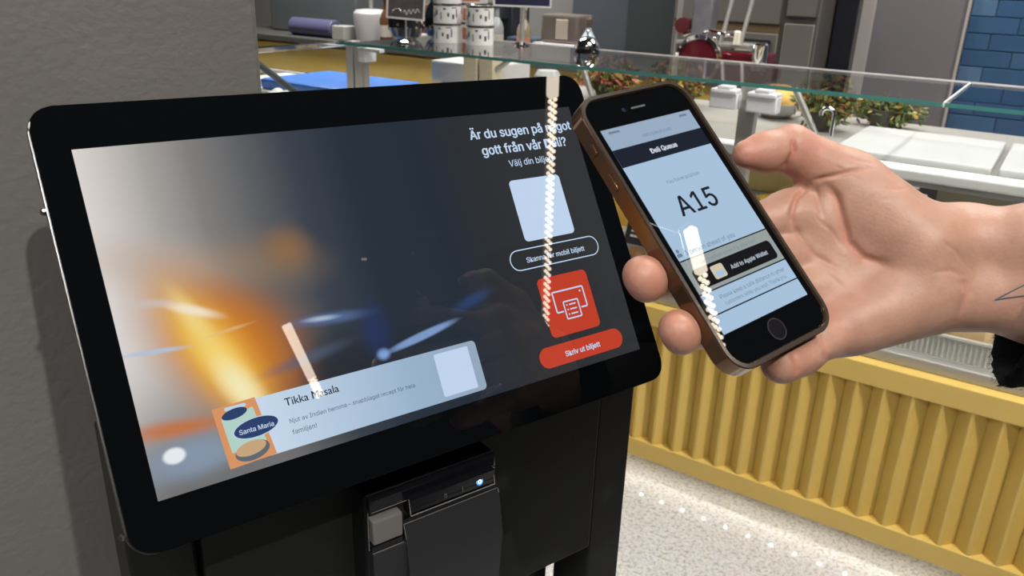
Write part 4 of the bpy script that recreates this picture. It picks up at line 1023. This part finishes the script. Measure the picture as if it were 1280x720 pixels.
# ================================================================== PERSON'S HAND AND ARM
# joints in the phone's frame, millimetres: x right, y up, z out of the glass
def capsules(chain):
    return [(np.array(a[:3], float), np.array(b[:3], float), a[3], b[3]) for a, b in zip(chain, chain[1:])]
palm_prims = []
Wu, Wl = (147.0, -74.7, 20.4), (139.5, -97.3, 8.8)
palm_prims += capsules([(185.2, -124.4, 75.6, 27), (166, -99, 48, 24), (*Wu, 20.5), (73.2, -13.5, -12.1, 13.5)])
palm_prims += capsules([(175.9, -152.6, 61.1, 26), (158, -126, 36, 23), (*Wl, 20.5), (63.8, -54.2, -26.4, 13.5)])
palm_prims += capsules([(*Wu, 19), (71.3, -32.9, -22.6, 14)])
palm_prims += capsules([(*Wl, 19), (64.2, -83.0, -23.2, 14.5)])
palm_prims += capsules([(118.2, -64.4, 15.0, 25), (106, -30, 12.5, 20)])          # ball of the thumb
palm_prims += capsules([(112, -88.5, 4.0, 22), (74, -85.0, -15.5, 16)])           # heel of the hand
palm_prims += capsules([(100, -48, -12, 19), (82, -58, -20, 15)])
thumb = capsules([(112, -36, 9, 21), (105.7, -14.0, 9.9, 18.5), (80.7, 17.2, 8.1, 13.0), (64.5, 21.4, 4.0, 11.0), (54.0, 24.4, 1.4, 8.2)])
fingers = [
    capsules([(73.2, -13.5, -12.1, 13), (40, -8, -23, 11), (6, 9, -21.5, 9.5), (-13, 16, -19.5, 8)]),                 # index, along the back
    capsules([(71.3, -32.9, -22.6, 13.5), (26, -26, -23.5, 11.5), (-24, -19.5, -23.5, 10.5), (-45.5, -17.6, -14.0, 10.3), (-50.5, -17.4, -10.5, 9.4)])+capsules([(-48.0, -14.6, -13.5, 9.2), (-48.6, -20.8, -12.8, 9.2)]),  # middle
    capsules([(63.8, -54.2, -26.4, 13), (22, -54, -24.5, 11), (-22, -51, -23.5, 10), (-43.5, -49, -14.0, 9.8), (-48.6, -48.6, -10.6, 8.9)])+capsules([(-46.0, -46.4, -13.2, 8.8), (-46.6, -51.8, -12.8, 8.8)]),       # ring
    capsules([(64.2, -83.0, -23.2, 13), (50.1, -85.6, -19.7, 10.6), (30.4, -87.0, -17.2, 9.6), (24, -86.8, -17.0, 10.6), (8.5, -85.6, -17.5, 10.6)]),  # little
]
H = 1.0
lo = np.array([-66., -186., -48.]); hi = np.array([216., 46., 108.])
N = np.ceil((hi-lo)/H).astype(int)+1
gx, gy, gz = [lo[i]+H*np.arange(N[i]) for i in range(3)]
def eval_prims(prims, k):
    F = np.full(tuple(N), 40.0, np.float32)
    for a, b, ra, rb in prims:
        rm = max(ra, rb)+k+8
        mn = np.minimum(a, b)-rm; mxx = np.maximum(a, b)+rm
        i0 = np.maximum(0, np.floor((mn-lo)/H).astype(int)); i1 = np.minimum(N, np.ceil((mxx-lo)/H).astype(int)+1)
        if np.any(i1 <= i0): continue
        X = gx[i0[0]:i1[0]][:, None, None]; Y = gy[i0[1]:i1[1]][None, :, None]; Z = gz[i0[2]:i1[2]][None, None, :]
        d = b-a; L2 = d@d
        t = np.clip(((X-a[0])*d[0]+(Y-a[1])*d[1]+(Z-a[2])*d[2])/L2, 0, 1)
        D = np.sqrt((X-a[0]-t*d[0])**2+(Y-a[1]-t*d[1])**2+(Z-a[2]-t*d[2])**2)-(ra+(rb-ra)*t)
        S = F[i0[0]:i1[0], i0[1]:i1[1], i0[2]:i1[2]]
        h = np.clip(0.5+0.5*(D-S)/k, 0, 1)
        F[i0[0]:i1[0], i0[1]:i1[1], i0[2]:i1[2]] = D*(1-h)+S*h-k*h*(1-h)
    return F
def smin(A, Bq, k):
    h = np.clip(0.5+0.5*(Bq-A)/k, 0, 1)
    return Bq*(1-h)+A*h-k*h*(1-h)
Fp = eval_prims(palm_prims, 11)
Fp = smin(Fp, eval_prims(thumb, 5), 9)
Ff = None
for fg_ in fingers:
    q = eval_prims(fg_, 2.5)
    Ff = q if Ff is None else smin(Ff, q, 1.2)
Fh = smin(Fp, Ff, 6)
# keep the flesh out of the phone: a flat press against the case
def surface_nets(F):
    s = F < 0
    nx, ny, nz = F.shape
    c = np.zeros((nx-1, ny-1, nz-1), np.int8)
    for dx in (0, 1):
        for dy in (0, 1):
            for dz in (0, 1): c += s[dx:nx-1+dx, dy:ny-1+dy, dz:nz-1+dz]
    act = (c > 0) & (c < 8)
    idx = -np.ones(c.shape, np.int64); ii = np.argwhere(act); idx[act] = np.arange(len(ii))
    acc = np.zeros((len(ii), 3)); cnt = np.zeros(len(ii))
    for ax in range(3):
        for o1 in (0, 1):
            for o2 in (0, 1):
                off = [0, 0, 0]; oth = [q for q in range(3) if q != ax]
                off[oth[0]] = o1; off[oth[1]] = o2
                p0 = ii+np.array(off); e = np.zeros(3, int); e[ax] = 1; p1 = p0+e
                v0 = F[p0[:, 0], p0[:, 1], p0[:, 2]].astype(float); v1 = F[p1[:, 0], p1[:, 1], p1[:, 2]].astype(float)
                mk = (v0 < 0) != (v1 < 0)
                t = np.where(mk, v0/np.where(mk, v0-v1, 1), 0)
                pos = p0+e*t[:, None]
                acc[mk] += pos[mk]; cnt[mk] += 1
    V_ = acc/cnt[:, None]
    quads = []
    for ax in range(3):
        oth = [q for q in range(3) if q != ax]
        sl0 = [slice(None)]*3; sl1 = [slice(None)]*3
        sl0[ax] = slice(0, -1); sl1[ax] = slice(1, None)
        df = s[tuple(sl0)] != s[tuple(sl1)]
        pts = np.argwhere(df)
        ok = np.all([(pts[:, o] > 0) & (pts[:, o] < F.shape[o]-1) for o in oth], axis=0)
        pts = pts[ok]
        e1 = np.zeros(3, int); e1[oth[0]] = 1; e2 = np.zeros(3, int); e2[oth[1]] = 1
        g = lambda p: idx[p[:, 0], p[:, 1], p[:, 2]]
        qd = np.stack([g(pts), g(pts-e1), g(pts-e1-e2), g(pts-e2)], 1)
        fl = s[pts[:, 0], pts[:, 1], pts[:, 2]]
        if ax == 1: fl = ~fl
        qd[fl] = qd[fl][:, ::-1]
        quads.append(qd)
    return V_, np.concatenate(quads)
HV, HQ = surface_nets(Fh)
HV = lo+HV*H
# relax a little, then press creases into the palm side
edges = np.concatenate([HQ[:, [0, 1]], HQ[:, [1, 2]], HQ[:, [2, 3]], HQ[:, [3, 0]]])
deg = np.bincount(edges.ravel(), minlength=len(HV)).astype(float)
for it in range(4):
    a_ = np.zeros_like(HV)
    for c in range(3):
        a_[:, c] = np.bincount(edges[:, 0], HV[edges[:, 1], c], len(HV))+np.bincount(edges[:, 1], HV[edges[:, 0], c], len(HV))
    HV = HV+0.5*(a_/deg[:, None]-HV)
def vnormals(V_, Q):
    n = np.cross(V_[Q[:, 2]]-V_[Q[:, 0]], V_[Q[:, 3]]-V_[Q[:, 1]])
    o = np.zeros_like(V_)
    for k in range(4):
        for c in range(3): o[:, c] += np.bincount(Q[:, k], n[:, c], len(V_))
    return o/np.maximum(np.linalg.norm(o, axis=1, keepdims=True), 1e-9)
VN = vnormals(HV, HQ)
ctr_h = HV.mean(0)
if ((HV-ctr_h)*VN).sum() < 0: HQ = HQ[:, ::-1]; VN = -VN
PN = np.array([-0.827, -0.079, 0.557])
def flat(p): p = np.asarray(p, float); return p-(p@PN)[..., None]*PN if p.ndim > 1 else p-(p@PN)*PN
creases = [  # polyline, depth mm, half width mm
    ([(73.7, 20.9, 19.3), (71.6, 12.0, 15.3), (66.9, 8.0, 10.9), (62.6, 6.4, 7.6)], 2.3, 1.4),
    ([(88, -4, 20), (91, -9, 21), (97, -18, 22), (106, -24, 26)], 0.35, 0.9), ([(96, -3, 24), (101, -9, 26), (108, -15, 29)], 0.35, 0.9),
    ([(100, -24, 24), (108, -31, 27), (117, -36, 32)], 0.35, 0.9), ([(103, -33, 22), (112, -39, 27)], 0.3, 0.9),
    ([(70, -22, 4), (76, -36, 4), (80, -52, 2)], 0.4, 1.1), ([(64, -50, -7), (74, -70, -6), (84, -80, -3)], 0.4, 1.1),
    ([(117, -80, 14), (124, -84, 19), (130, -92, 21)], 0.5, 1.3), ([(121, -68, 26), (127, -76, 26), (131, -86, 24)], 0.45, 1.2),
    ([(74.1, -5.9, 11.9), (81.7, -8.5, 16.2), (92.0, -11.9, 22.3), (103.1, -15.3, 28.8)], 1.3, 1.4),
    ([(80.1, -9.4, 14.9), (82.5, -20.0, 13.5), (81.7, -32.8, 9.3), (81.0, -45.1, 5.2), (85.5, -56.9, 4.9), (98.7, -70.7, 9.9)], 2.3, 2.6),
    ([(72.9, -7.0, 10.7), (65.8, -9.2, 5.3), (61.2, -15.6, 0.3), (57.4, -25.7, -5.2)], 2.0, 1.5),
    ([(59.0, -19.8, -2.4), (60.5, -30.3, -4.4), (64.0, -42.9, -5.6), (75.3, -59.6, -2.7)], 0.9, 1.6),
    ([(116.2, -109.4, 10.7), (125.3, -99.7, 19.7), (125.0, -90.4, 22.1)], 1.0, 2.5),
    ([(43.2, -79.0, -30.1), (43.5, -85.6, -31.8), (41.8, -91.9, -34.7)], 1.3, 1.4),
    ([(56.4, -78.6, -21.0), (56.7, -87.9, -23.5), (54.5, -95.7, -27.2)], 1.5, 1.4),
    ([(75.1, -9.2, 11.6), (74.3, -16.9, 8.8), (73.9, -28.2, 5.3)], 0.9, 1.4),
]
FV = flat(HV); facing = np.clip((VN@PN)*1.6+0.2, 0, 1)
disp_ = np.zeros(len(HV))
for line, dep, wd in creases:
    lp = flat(np.array(line)); best = np.full(len(HV), 1e9); tt = np.zeros(len(HV)); nseg = len(lp)-1
    for i in range(nseg):
        d = lp[i+1]-lp[i]; t = np.clip(((FV-lp[i])@d)/(d@d), 0, 1)
        q = np.linalg.norm(FV-lp[i]-t[:, None]*d, axis=1)
        m_ = q < best; best[m_] = q[m_]; tt[m_] = (i+t[m_])/nseg
    fade = np.clip(np.minimum(tt, 1-tt)*5, 0.15, 1)
    disp_ = np.maximum(disp_, dep*np.exp(-(best/wd)**2)*fade*facing)
HV = HV-VN*disp_[:, None]
# flesh pressed by the case: nothing may stand inside the phone
inx = (np.abs(HV[:, 0]) < 41.5) & (np.abs(HV[:, 1]) < 81.8) & (HV[:, 2] > -10.4) & (HV[:, 2] < 1)
dl = np.stack([HV[:, 2]+10.4, 41.5-np.abs(HV[:, 0]), 81.8-np.abs(HV[:, 1])], 1)
wch = dl.argmin(1)
HV[inx & (wch == 0), 2] = -10.4
k_ = inx & (wch == 1); HV[k_, 0] = np.sign(HV[k_, 0])*41.5
k_ = inx & (wch == 2); HV[k_, 1] = np.sign(HV[k_, 1])*81.8
def blob(prims, k, h, extra=None):
    """smooth union of tapered capsules (world metres) as a quad mesh"""
    P_ = np.array([[*p[0], *p[1]] for p in prims]); rm = max(max(p[2], p[3]) for p in prims)+3*h
    lo_ = np.minimum(P_[:, :3], P_[:, 3:]).min(0)-rm; hi_ = np.maximum(P_[:, :3], P_[:, 3:]).max(0)+rm
    n_ = np.ceil((hi_-lo_)/h).astype(int)+1
    X, Y, Z = np.meshgrid(*[lo_[i]+h*np.arange(n_[i]) for i in range(3)], indexing='ij', sparse=True)
    F = None
    for a, b, ra, rb in prims:
        d = b-a; L2 = max(d@d, 1e-9)
        t = np.clip(((X-a[0])*d[0]+(Y-a[1])*d[1]+(Z-a[2])*d[2])/L2, 0, 1)
        D = np.sqrt((X-a[0]-t*d[0])**2+(Y-a[1]-t*d[1])**2+(Z-a[2]-t*d[2])**2)-(ra+(rb-ra)*t)
        F = D if F is None else smin(F, D, k)
    if extra: F = extra(F, X, Y, Z)
    V_, Q_ = surface_nets(F)
    V_ = lo_+V_*h
    n = vnormals(V_, Q_)
    if ((V_-V_.mean(0))*n).sum() < 0: Q_ = Q_[:, ::-1]
    return V_, Q_
def cap(*ch): return capsules(ch)
PM3 = np.array(PMt)
def pw(p): return PM3[:3, :3] @ (np.array(p, float)/1000)+PM3[:3, 3]
axW = np.array([143.2, -86.0, 14.6]); axD = np.array([0.446, -0.627, 0.639])
elbow = pw(axW+axD*255)
F3 = np.array([-0.9, 0.436, 0.0]); R3 = np.array([0.436, 0.9, 0.0])       # facing the kiosk, right side towards the counter
sh_r = elbow+np.array([0.282, -0.132, 0.073])
chest = sh_r-R3*0.185-np.array([0, 0, 0.14]); sh_l = sh_r-R3*0.37
pel = chest+np.array([0.0, 0.0, -0.33])-F3*0.02
neck = (sh_r+sh_l)/2+np.array([0, 0, 0.035]); head = neck+np.array([0, 0, 0.165])+F3*0.04
LK = np.array([-0.62, 0.77, -0.12]); LK = LK/np.linalg.norm(LK)             # looking at the phone
LR = np.cross(LK, np.array([0, 0, 1.])); LR = LR/np.linalg.norm(LR); LU = np.cross(LR, LK)
def hd(f, r_, u): return head+LK*f+LR*r_+LU*u
hip = lambda s_: pel+R3*0.095*s_-np.array([0, 0, 0.04])
knee = lambda s_: np.array([*(hip(s_)+F3*0.02)[:2], 0.50]); ank = lambda s_: np.array([*(hip(s_)+R3*0.02*s_)[:2], 0.085])
el_l = sh_l+np.array([0, 0, -0.29])-R3*0.05-F3*0.02; wr_l = el_l+np.array([0, 0, -0.25])+F3*0.05
def c4(p, r_): return (*p, r_)
body_prims = cap(c4(pel, .125), c4(chest-np.array([0, 0, .12]), .115), c4(chest, .125), c4(neck-np.array([0, 0, .06]), .07), c4(neck, .056), c4(head-LU*0.05, .055))
body_prims += cap(c4(sh_l, .06), c4(chest+np.array([0, 0, .06]), .10), c4(sh_r, .06))
body_prims += cap(c4(sh_r, .055), c4(elbow, .040), c4(pw(axW+axD*150), .037), c4(pw(axW+axD*90), .030)) + cap(c4(sh_l, .055), c4(el_l, .040), c4(wr_l, .027))
for s_ in (-1, 1): body_prims += cap(c4(hip(s_), .095), c4(knee(s_), .056), c4(ank(s_), .040), )
# left hand hanging: palm, thumb and four fingers
palm_l = wr_l+np.array([0, 0, -.06])+F3*.005
for q, (off, ln) in enumerate(((.030, .085), (.010, .095), (-.010, .088), (-.028, .070))):
    k0 = palm_l+F3*off-np.array([0, 0, .03]); k1 = k0-np.array([0, 0, ln*.5])+R3*.006; k2 = k1-np.array([0, 0, ln*.45])+R3*.022
    body_prims += cap(c4(wr_l, .020), c4(k0, .012), c4(k1, .0092), c4(k2, .0075))
body_prims += cap(c4(wr_l-np.array([0, 0, .02])+F3*.012, .014), c4(palm_l+F3*.045-np.array([0, 0, .02]), .011), c4(palm_l+F3*.055-np.array([0, 0, .055]), .008))
BV, BQ = blob(body_prims, 0.03, 0.008)
head_prims = cap(c4(hd(-.02, 0, .03), .086), c4(hd(.012, 0, .035), .078)) + cap(c4(hd(-.005, 0, -.02), .074), c4(hd(.038, 0, -.075), .050), c4(hd(.056, 0, -.094), .026))
head_prims += cap(c4(hd(.086, 0, .015), .010), c4(hd(.108, 0, -.022), .0125)) + cap(c4(hd(.098, -.010, -.026), .009), c4(hd(.098, .010, -.026), .009))
head_prims += cap(c4(hd(.082, -.034, .030), .012), c4(hd(.090, -.012, .028), .010)) + cap(c4(hd(.082, .034, .030), .012), c4(hd(.090, .012, .028), .010))
head_prims += cap(c4(hd(.080, -.022, -.052), .008), c4(hd(.090, 0, -.049), .009), c4(hd(.080, .022, -.052), .008)) + cap(c4(hd(.079, -.018, -.062), .009), c4(hd(.088, 0, -.064), .009), c4(hd(.079, .018, -.062), .009))
for s_ in (-1, 1): head_prims += cap(c4(hd(-.012, .078*s_, .022), .014), c4(hd(-.006, .082*s_, -.014), .009))
head_prims += cap(c4(hd(-.03, 0, -.07), .055), c4(neck, .054))
def sockets(F, X, Y, Z):
    for s_ in (-1, 1):
        c = hd(.093, .032*s_, .008)
        d = np.sqrt((X-c[0])**2+(Y-c[1])**2+(Z-c[2])**2)-.013
        h_ = np.clip(.5-.5*(F+d)/.008, 0, 1); F = F*(1-h_)-d*h_+.008*h_*(1-h_)
    return F
EV, EQ = blob(head_prims, 0.012, 0.003, sockets)
inv3 = np.linalg.inv(PM3[:3, :3])
def to_phone(V_): return (V_-PM3[:3, 3]) @ inv3.T
allV = np.concatenate([HV/1000, to_phone(BV), to_phone(EV)])
allQ = np.concatenate([HQ, BQ+len(HV), EQ+len(HV)+len(BV)])
hand_me = bpy.data.meshes.new('body')
hand_me.from_pydata(allV.tolist(), [], allQ.tolist())
hand_me.polygons.foreach_set('use_smooth', [True]*len(hand_me.polygons))
# redder skin at the fingertips and in the folds
red_a = np.zeros(len(HV))
for c, r_ in (((54, 24, 1), 16), ((-50, -17.6, -12), 16), ((-48, -49, -12), 15), ((12, -84, -20), 15), ((62, -80, -22), 14), ((80, 10, 12), 14)):
    red_a += 0.9*np.exp(-(np.linalg.norm(HV-np.array(c), axis=1)/r_)**2)
red_a = np.concatenate([np.clip(red_a+disp_*0.30, 0, 1), np.zeros(len(BV)+len(EV))])
at = hand_me.attributes.new('flush', 'FLOAT', 'POINT'); at.data.foreach_set('value', red_a.astype(np.float32))
def skin():
    m, nt, b = new_mat('skin')
    at_ = nt.nodes.new('ShaderNodeAttribute'); at_.attribute_name = 'flush'
    tc = nt.nodes.new('ShaderNodeTexCoord')
    n1 = nt.nodes.new('ShaderNodeTexNoise'); n1.inputs['Scale'].default_value = 75; n1.inputs['Detail'].default_value = 6; n1.inputs['Roughness'].default_value = 0.6
    n2 = nt.nodes.new('ShaderNodeTexNoise'); n2.inputs['Scale'].default_value = 500; n2.inputs['Detail'].default_value = 3
    for n in (n1, n2): nt.links.new(tc.outputs['Object'], n.inputs['Vector'])
    mx = nt.nodes.new('ShaderNodeMix'); mx.data_type = 'RGBA'
    mx.inputs['A'].default_value = (0.31, 0.165, 0.115, 1); mx.inputs['B'].default_value = (0.50, 0.292, 0.215, 1)
    nt.links.new(n1.outputs['Fac'], mx.inputs['Factor'])
    m2 = nt.nodes.new('ShaderNodeMix'); m2.data_type = 'RGBA'; m2.inputs['B'].default_value = (0.46, 0.18, 0.125, 1)
    ml = nt.nodes.new('ShaderNodeMath'); ml.operation = 'MULTIPLY'; ml.inputs[1].default_value = 0.75
    nt.links.new(at_.outputs['Fac'], ml.inputs[0]); nt.links.new(ml.outputs[0], m2.inputs['Factor']); nt.links.new(mx.outputs['Result'], m2.inputs['A'])
    nt.links.new(m2.outputs['Result'], b.inputs['Base Color'])
    bp = nt.nodes.new('ShaderNodeBump'); bp.inputs['Strength'].default_value = 0.22; bp.inputs['Distance'].default_value = 0.001
    nt.links.new(n2.outputs['Fac'], bp.inputs['Height']); nt.links.new(bp.outputs[0], b.inputs['Normal'])
    b.inputs['Roughness'].default_value = 0.48; set_in(b, 'Specular IOR Level', 0.4)
    set_in(b, 'Subsurface Weight', 0.12); set_in(b, 'Subsurface Radius', (1, .4, .25)); set_in(b, 'Subsurface Scale', 0.004)
    return m
hand_me.materials.append(skin())
person = thing('person', 'person in a black jacket with a tattooed forearm holding up the phone', 'person', T(pel[0], pel[1], 0))
body = put('body', hand_me, person, PMt)
body['label'] = 'bare skin, right hand wrapped round the phone with the thumb up'
# tattoo lines laid on the forearm skin
bvh = BVHTree.FromPolygons([Vector(v) for v in (HV/1000)], [tuple(q) for q in HQ.tolist()])
def on_skin(p, off=0.0001):
    o = Vector(p)/1000+Vector(PN)*0.08
    h = bvh.ray_cast(o, -Vector(PN))
    return (h[0]+h[1]*off) if h[0] is not None else None
tb_ = B()
tat = [((128.2, -110.2, 29), (147.5, -109.5, 41)), ((128.2, -110.2, 29), (149.0, -117.5, 40)), ((147.5, -109.5, 41), (151, -113, 43))]
for p0, p1 in tat:
    pts = [on_skin(Vector(p0).lerp(Vector(p1), i/14)) for i in range(15)]
    pts = [p for p in pts if p is not None]
    if len(pts) > 2: tb_.tube(pts, 0.00045, 5)
tb_.obj('tattoo', mat('tattoo_ink', (0.10, 0.11, 0.12), 0.6), body, PMt)

# black knitted sleeve round the forearm
top_, back_, bot_, front_ = [np.array(v) for v in ((183.8, -79.4, 50.2), (195.5, -120.3, -3.2), (141.1, -149.4, -5.1), (125.0, -128.2, 52.2))]
cen = (top_+back_+bot_+front_)/4; ax1 = (top_-bot_)/2; ax2 = (front_-back_)/2
dirf = np.array([0.446, -0.627, 0.639])
sb = B(); rings = []; nn = 72; rnd = random.Random(4)
prof = [(30, 0.90), (6, 0.88), (1, 0.90), (-1.5, 0.95), (-1, 1.0), (3, 1.03), (12, 1.04), (30, 1.08), (60, 1.14), (100, 1.16), (140, 1.16)]
axU = ax1/np.linalg.norm(ax1)
for q, sc_ in prof:
    ring_ = []
    for i in range(nn):
        a_ = 2*math.pi*i/nn
        p = cen+axU*14*min(1, max(0, q)/70)+(ax1*math.cos(a_)+ax2*math.sin(a_))*sc_*(1+0.015*math.sin(a_*9+q*.3)+rnd.uniform(-.012, .012))+dirf*(q+rnd.uniform(-.8, .8))
        ring_.append(sb.bm.verts.new(Vector(p)/1000))
    rings.append(ring_)
for r0, r1 in zip(rings, rings[1:]):
    for i in range(nn): sb.bm.faces.new((r0[i], r0[(i+1) % nn], r1[(i+1) % nn], r1[i]))
sleeve = sb.obj('sleeve', mat('black_knit', (0.004, 0.004, 0.005), 0.95, spec=0.1, bump=0.6, bscale=900), person, PMt, 60)
fz = B()
for i in range(2600):
    a_ = rnd.uniform(0, 2*math.pi); q = rnd.choice((rnd.uniform(-2, 4), rnd.uniform(0, 45)))
    rad = ax1*math.cos(a_)+ax2*math.sin(a_)
    p = cen+rad*1.02+dirf*q
    o = rad/np.linalg.norm(rad)*rnd.uniform(.5, 2.6)-dirf*rnd.uniform(-.5, 1.6)+np.array([rnd.gauss(0, .9) for _ in range(3)])
    w_ = np.cross(o, dirf); w_ = w_/(np.linalg.norm(w_)+1e-6)*0.22
    fz.bm.faces.new([fz.bm.verts.new(Vector(v)/1000) for v in (p-w_, p+w_, p+o)])
f_ = fz.obj('sleeve_fuzz', mat('black_wool_fibre', (0.006, 0.006, 0.007), 0.95, spec=0.1), sleeve, PMt)
f_['kind'] = 'stuff'

# clothes over the rest of the figure
def garment(name, prims, k, h, m, label):
    V_, Q_ = blob(prims, k, h)
    me = bpy.data.meshes.new(name); me.from_pydata(to_phone(V_).tolist(), [], Q_.tolist())
    me.polygons.foreach_set('use_smooth', [True]*len(me.polygons)); me.materials.append(m)
    o = put(name, me, person, PMt); o['label'] = label
    return o
up = np.array([0, 0, 1.])
jk = cap(c4(pel-up*.02, .150), c4(chest-up*.12, .142), c4(chest, .150), c4(neck-up*.07, .085)) + cap(c4(sh_l, .082), c4(chest+up*.05, .125), c4(sh_r, .082))
jk += cap(c4(pel-up*.02+R3*.05, .135), c4(chest+R3*.05, .14)) + cap(c4(pel-up*.02-R3*.05, .135), c4(chest-R3*.05, .14))
jk += cap(c4(sh_r, .080), c4(elbow, .066), c4(pw(cen+axU*14+axD*120), .060), c4(pw(cen+axU*14+axD*95), .054)) + cap(c4(sh_l, .080), c4(el_l, .062), c4(wr_l+up*.02, .046))
garment('jacket', jk, 0.03, 0.009, mat('black_jacket_cloth', (0.010, 0.010, 0.012), 0.85, spec=0.2, bump=0.3, bscale=500), 'black long sleeved jacket')
tr_ = cap(c4(hip(-1), .115), c4(hip(1), .115))
for s_ in (-1, 1): tr_ += cap(c4(hip(s_), .112), c4(knee(s_), .078), c4(ank(s_)+up*.01, .062))
garment('trousers', tr_, 0.03, 0.009, mat('dark_denim', (0.03, 0.04, 0.07), 0.8, noise=0.2, nscale=60), 'dark blue trousers')
for s_ in (-1, 1):
    a0 = ank(s_)
    shp = cap(c4(np.array([*a0[:2], .05])-F3*.03, .046), c4(np.array([*a0[:2], .045])+F3*.08, .042), c4(np.array([*a0[:2], .036])+F3*.17, .033))
    garment('shoe', shp, 0.02, 0.006, M['black_plastic'], 'black shoe')
hr = cap(c4(hd(-.035, 0, .045), .089), c4(hd(.0, 0, .060), .078)) + cap(c4(hd(-.06, 0, .0), .070), c4(hd(-.055, 0, -.035), .058)) + cap(c4(hd(.02, -.03, .085), .040), c4(hd(.02, .03, .085), .040))
garment('hair', hr, 0.012, 0.005, mat('brown_hair', (0.05, 0.03, 0.018), 0.6, noise=0.4, nscale=120, bump=0.8, bscale=300), 'short brown hair')
for s_ in (-1, 1):
    c = hd(.0765, .032*s_, .008)
    eye = put('eye', B().ball((0, 0, 0), .0118, 3).mesh('eye', mat('eye_white', (0.7, 0.68, 0.64), 0.2), 60), person, Matrix.Translation(Vector(c)))
    lk = Vector(LK)
    put('iris', B().ball(tuple(lk*0.0078), .0055, 2).mesh('iris', mat('iris', (0.04, 0.05, 0.04), 0.15), 60), eye, Matrix.Translation(Vector(c)))
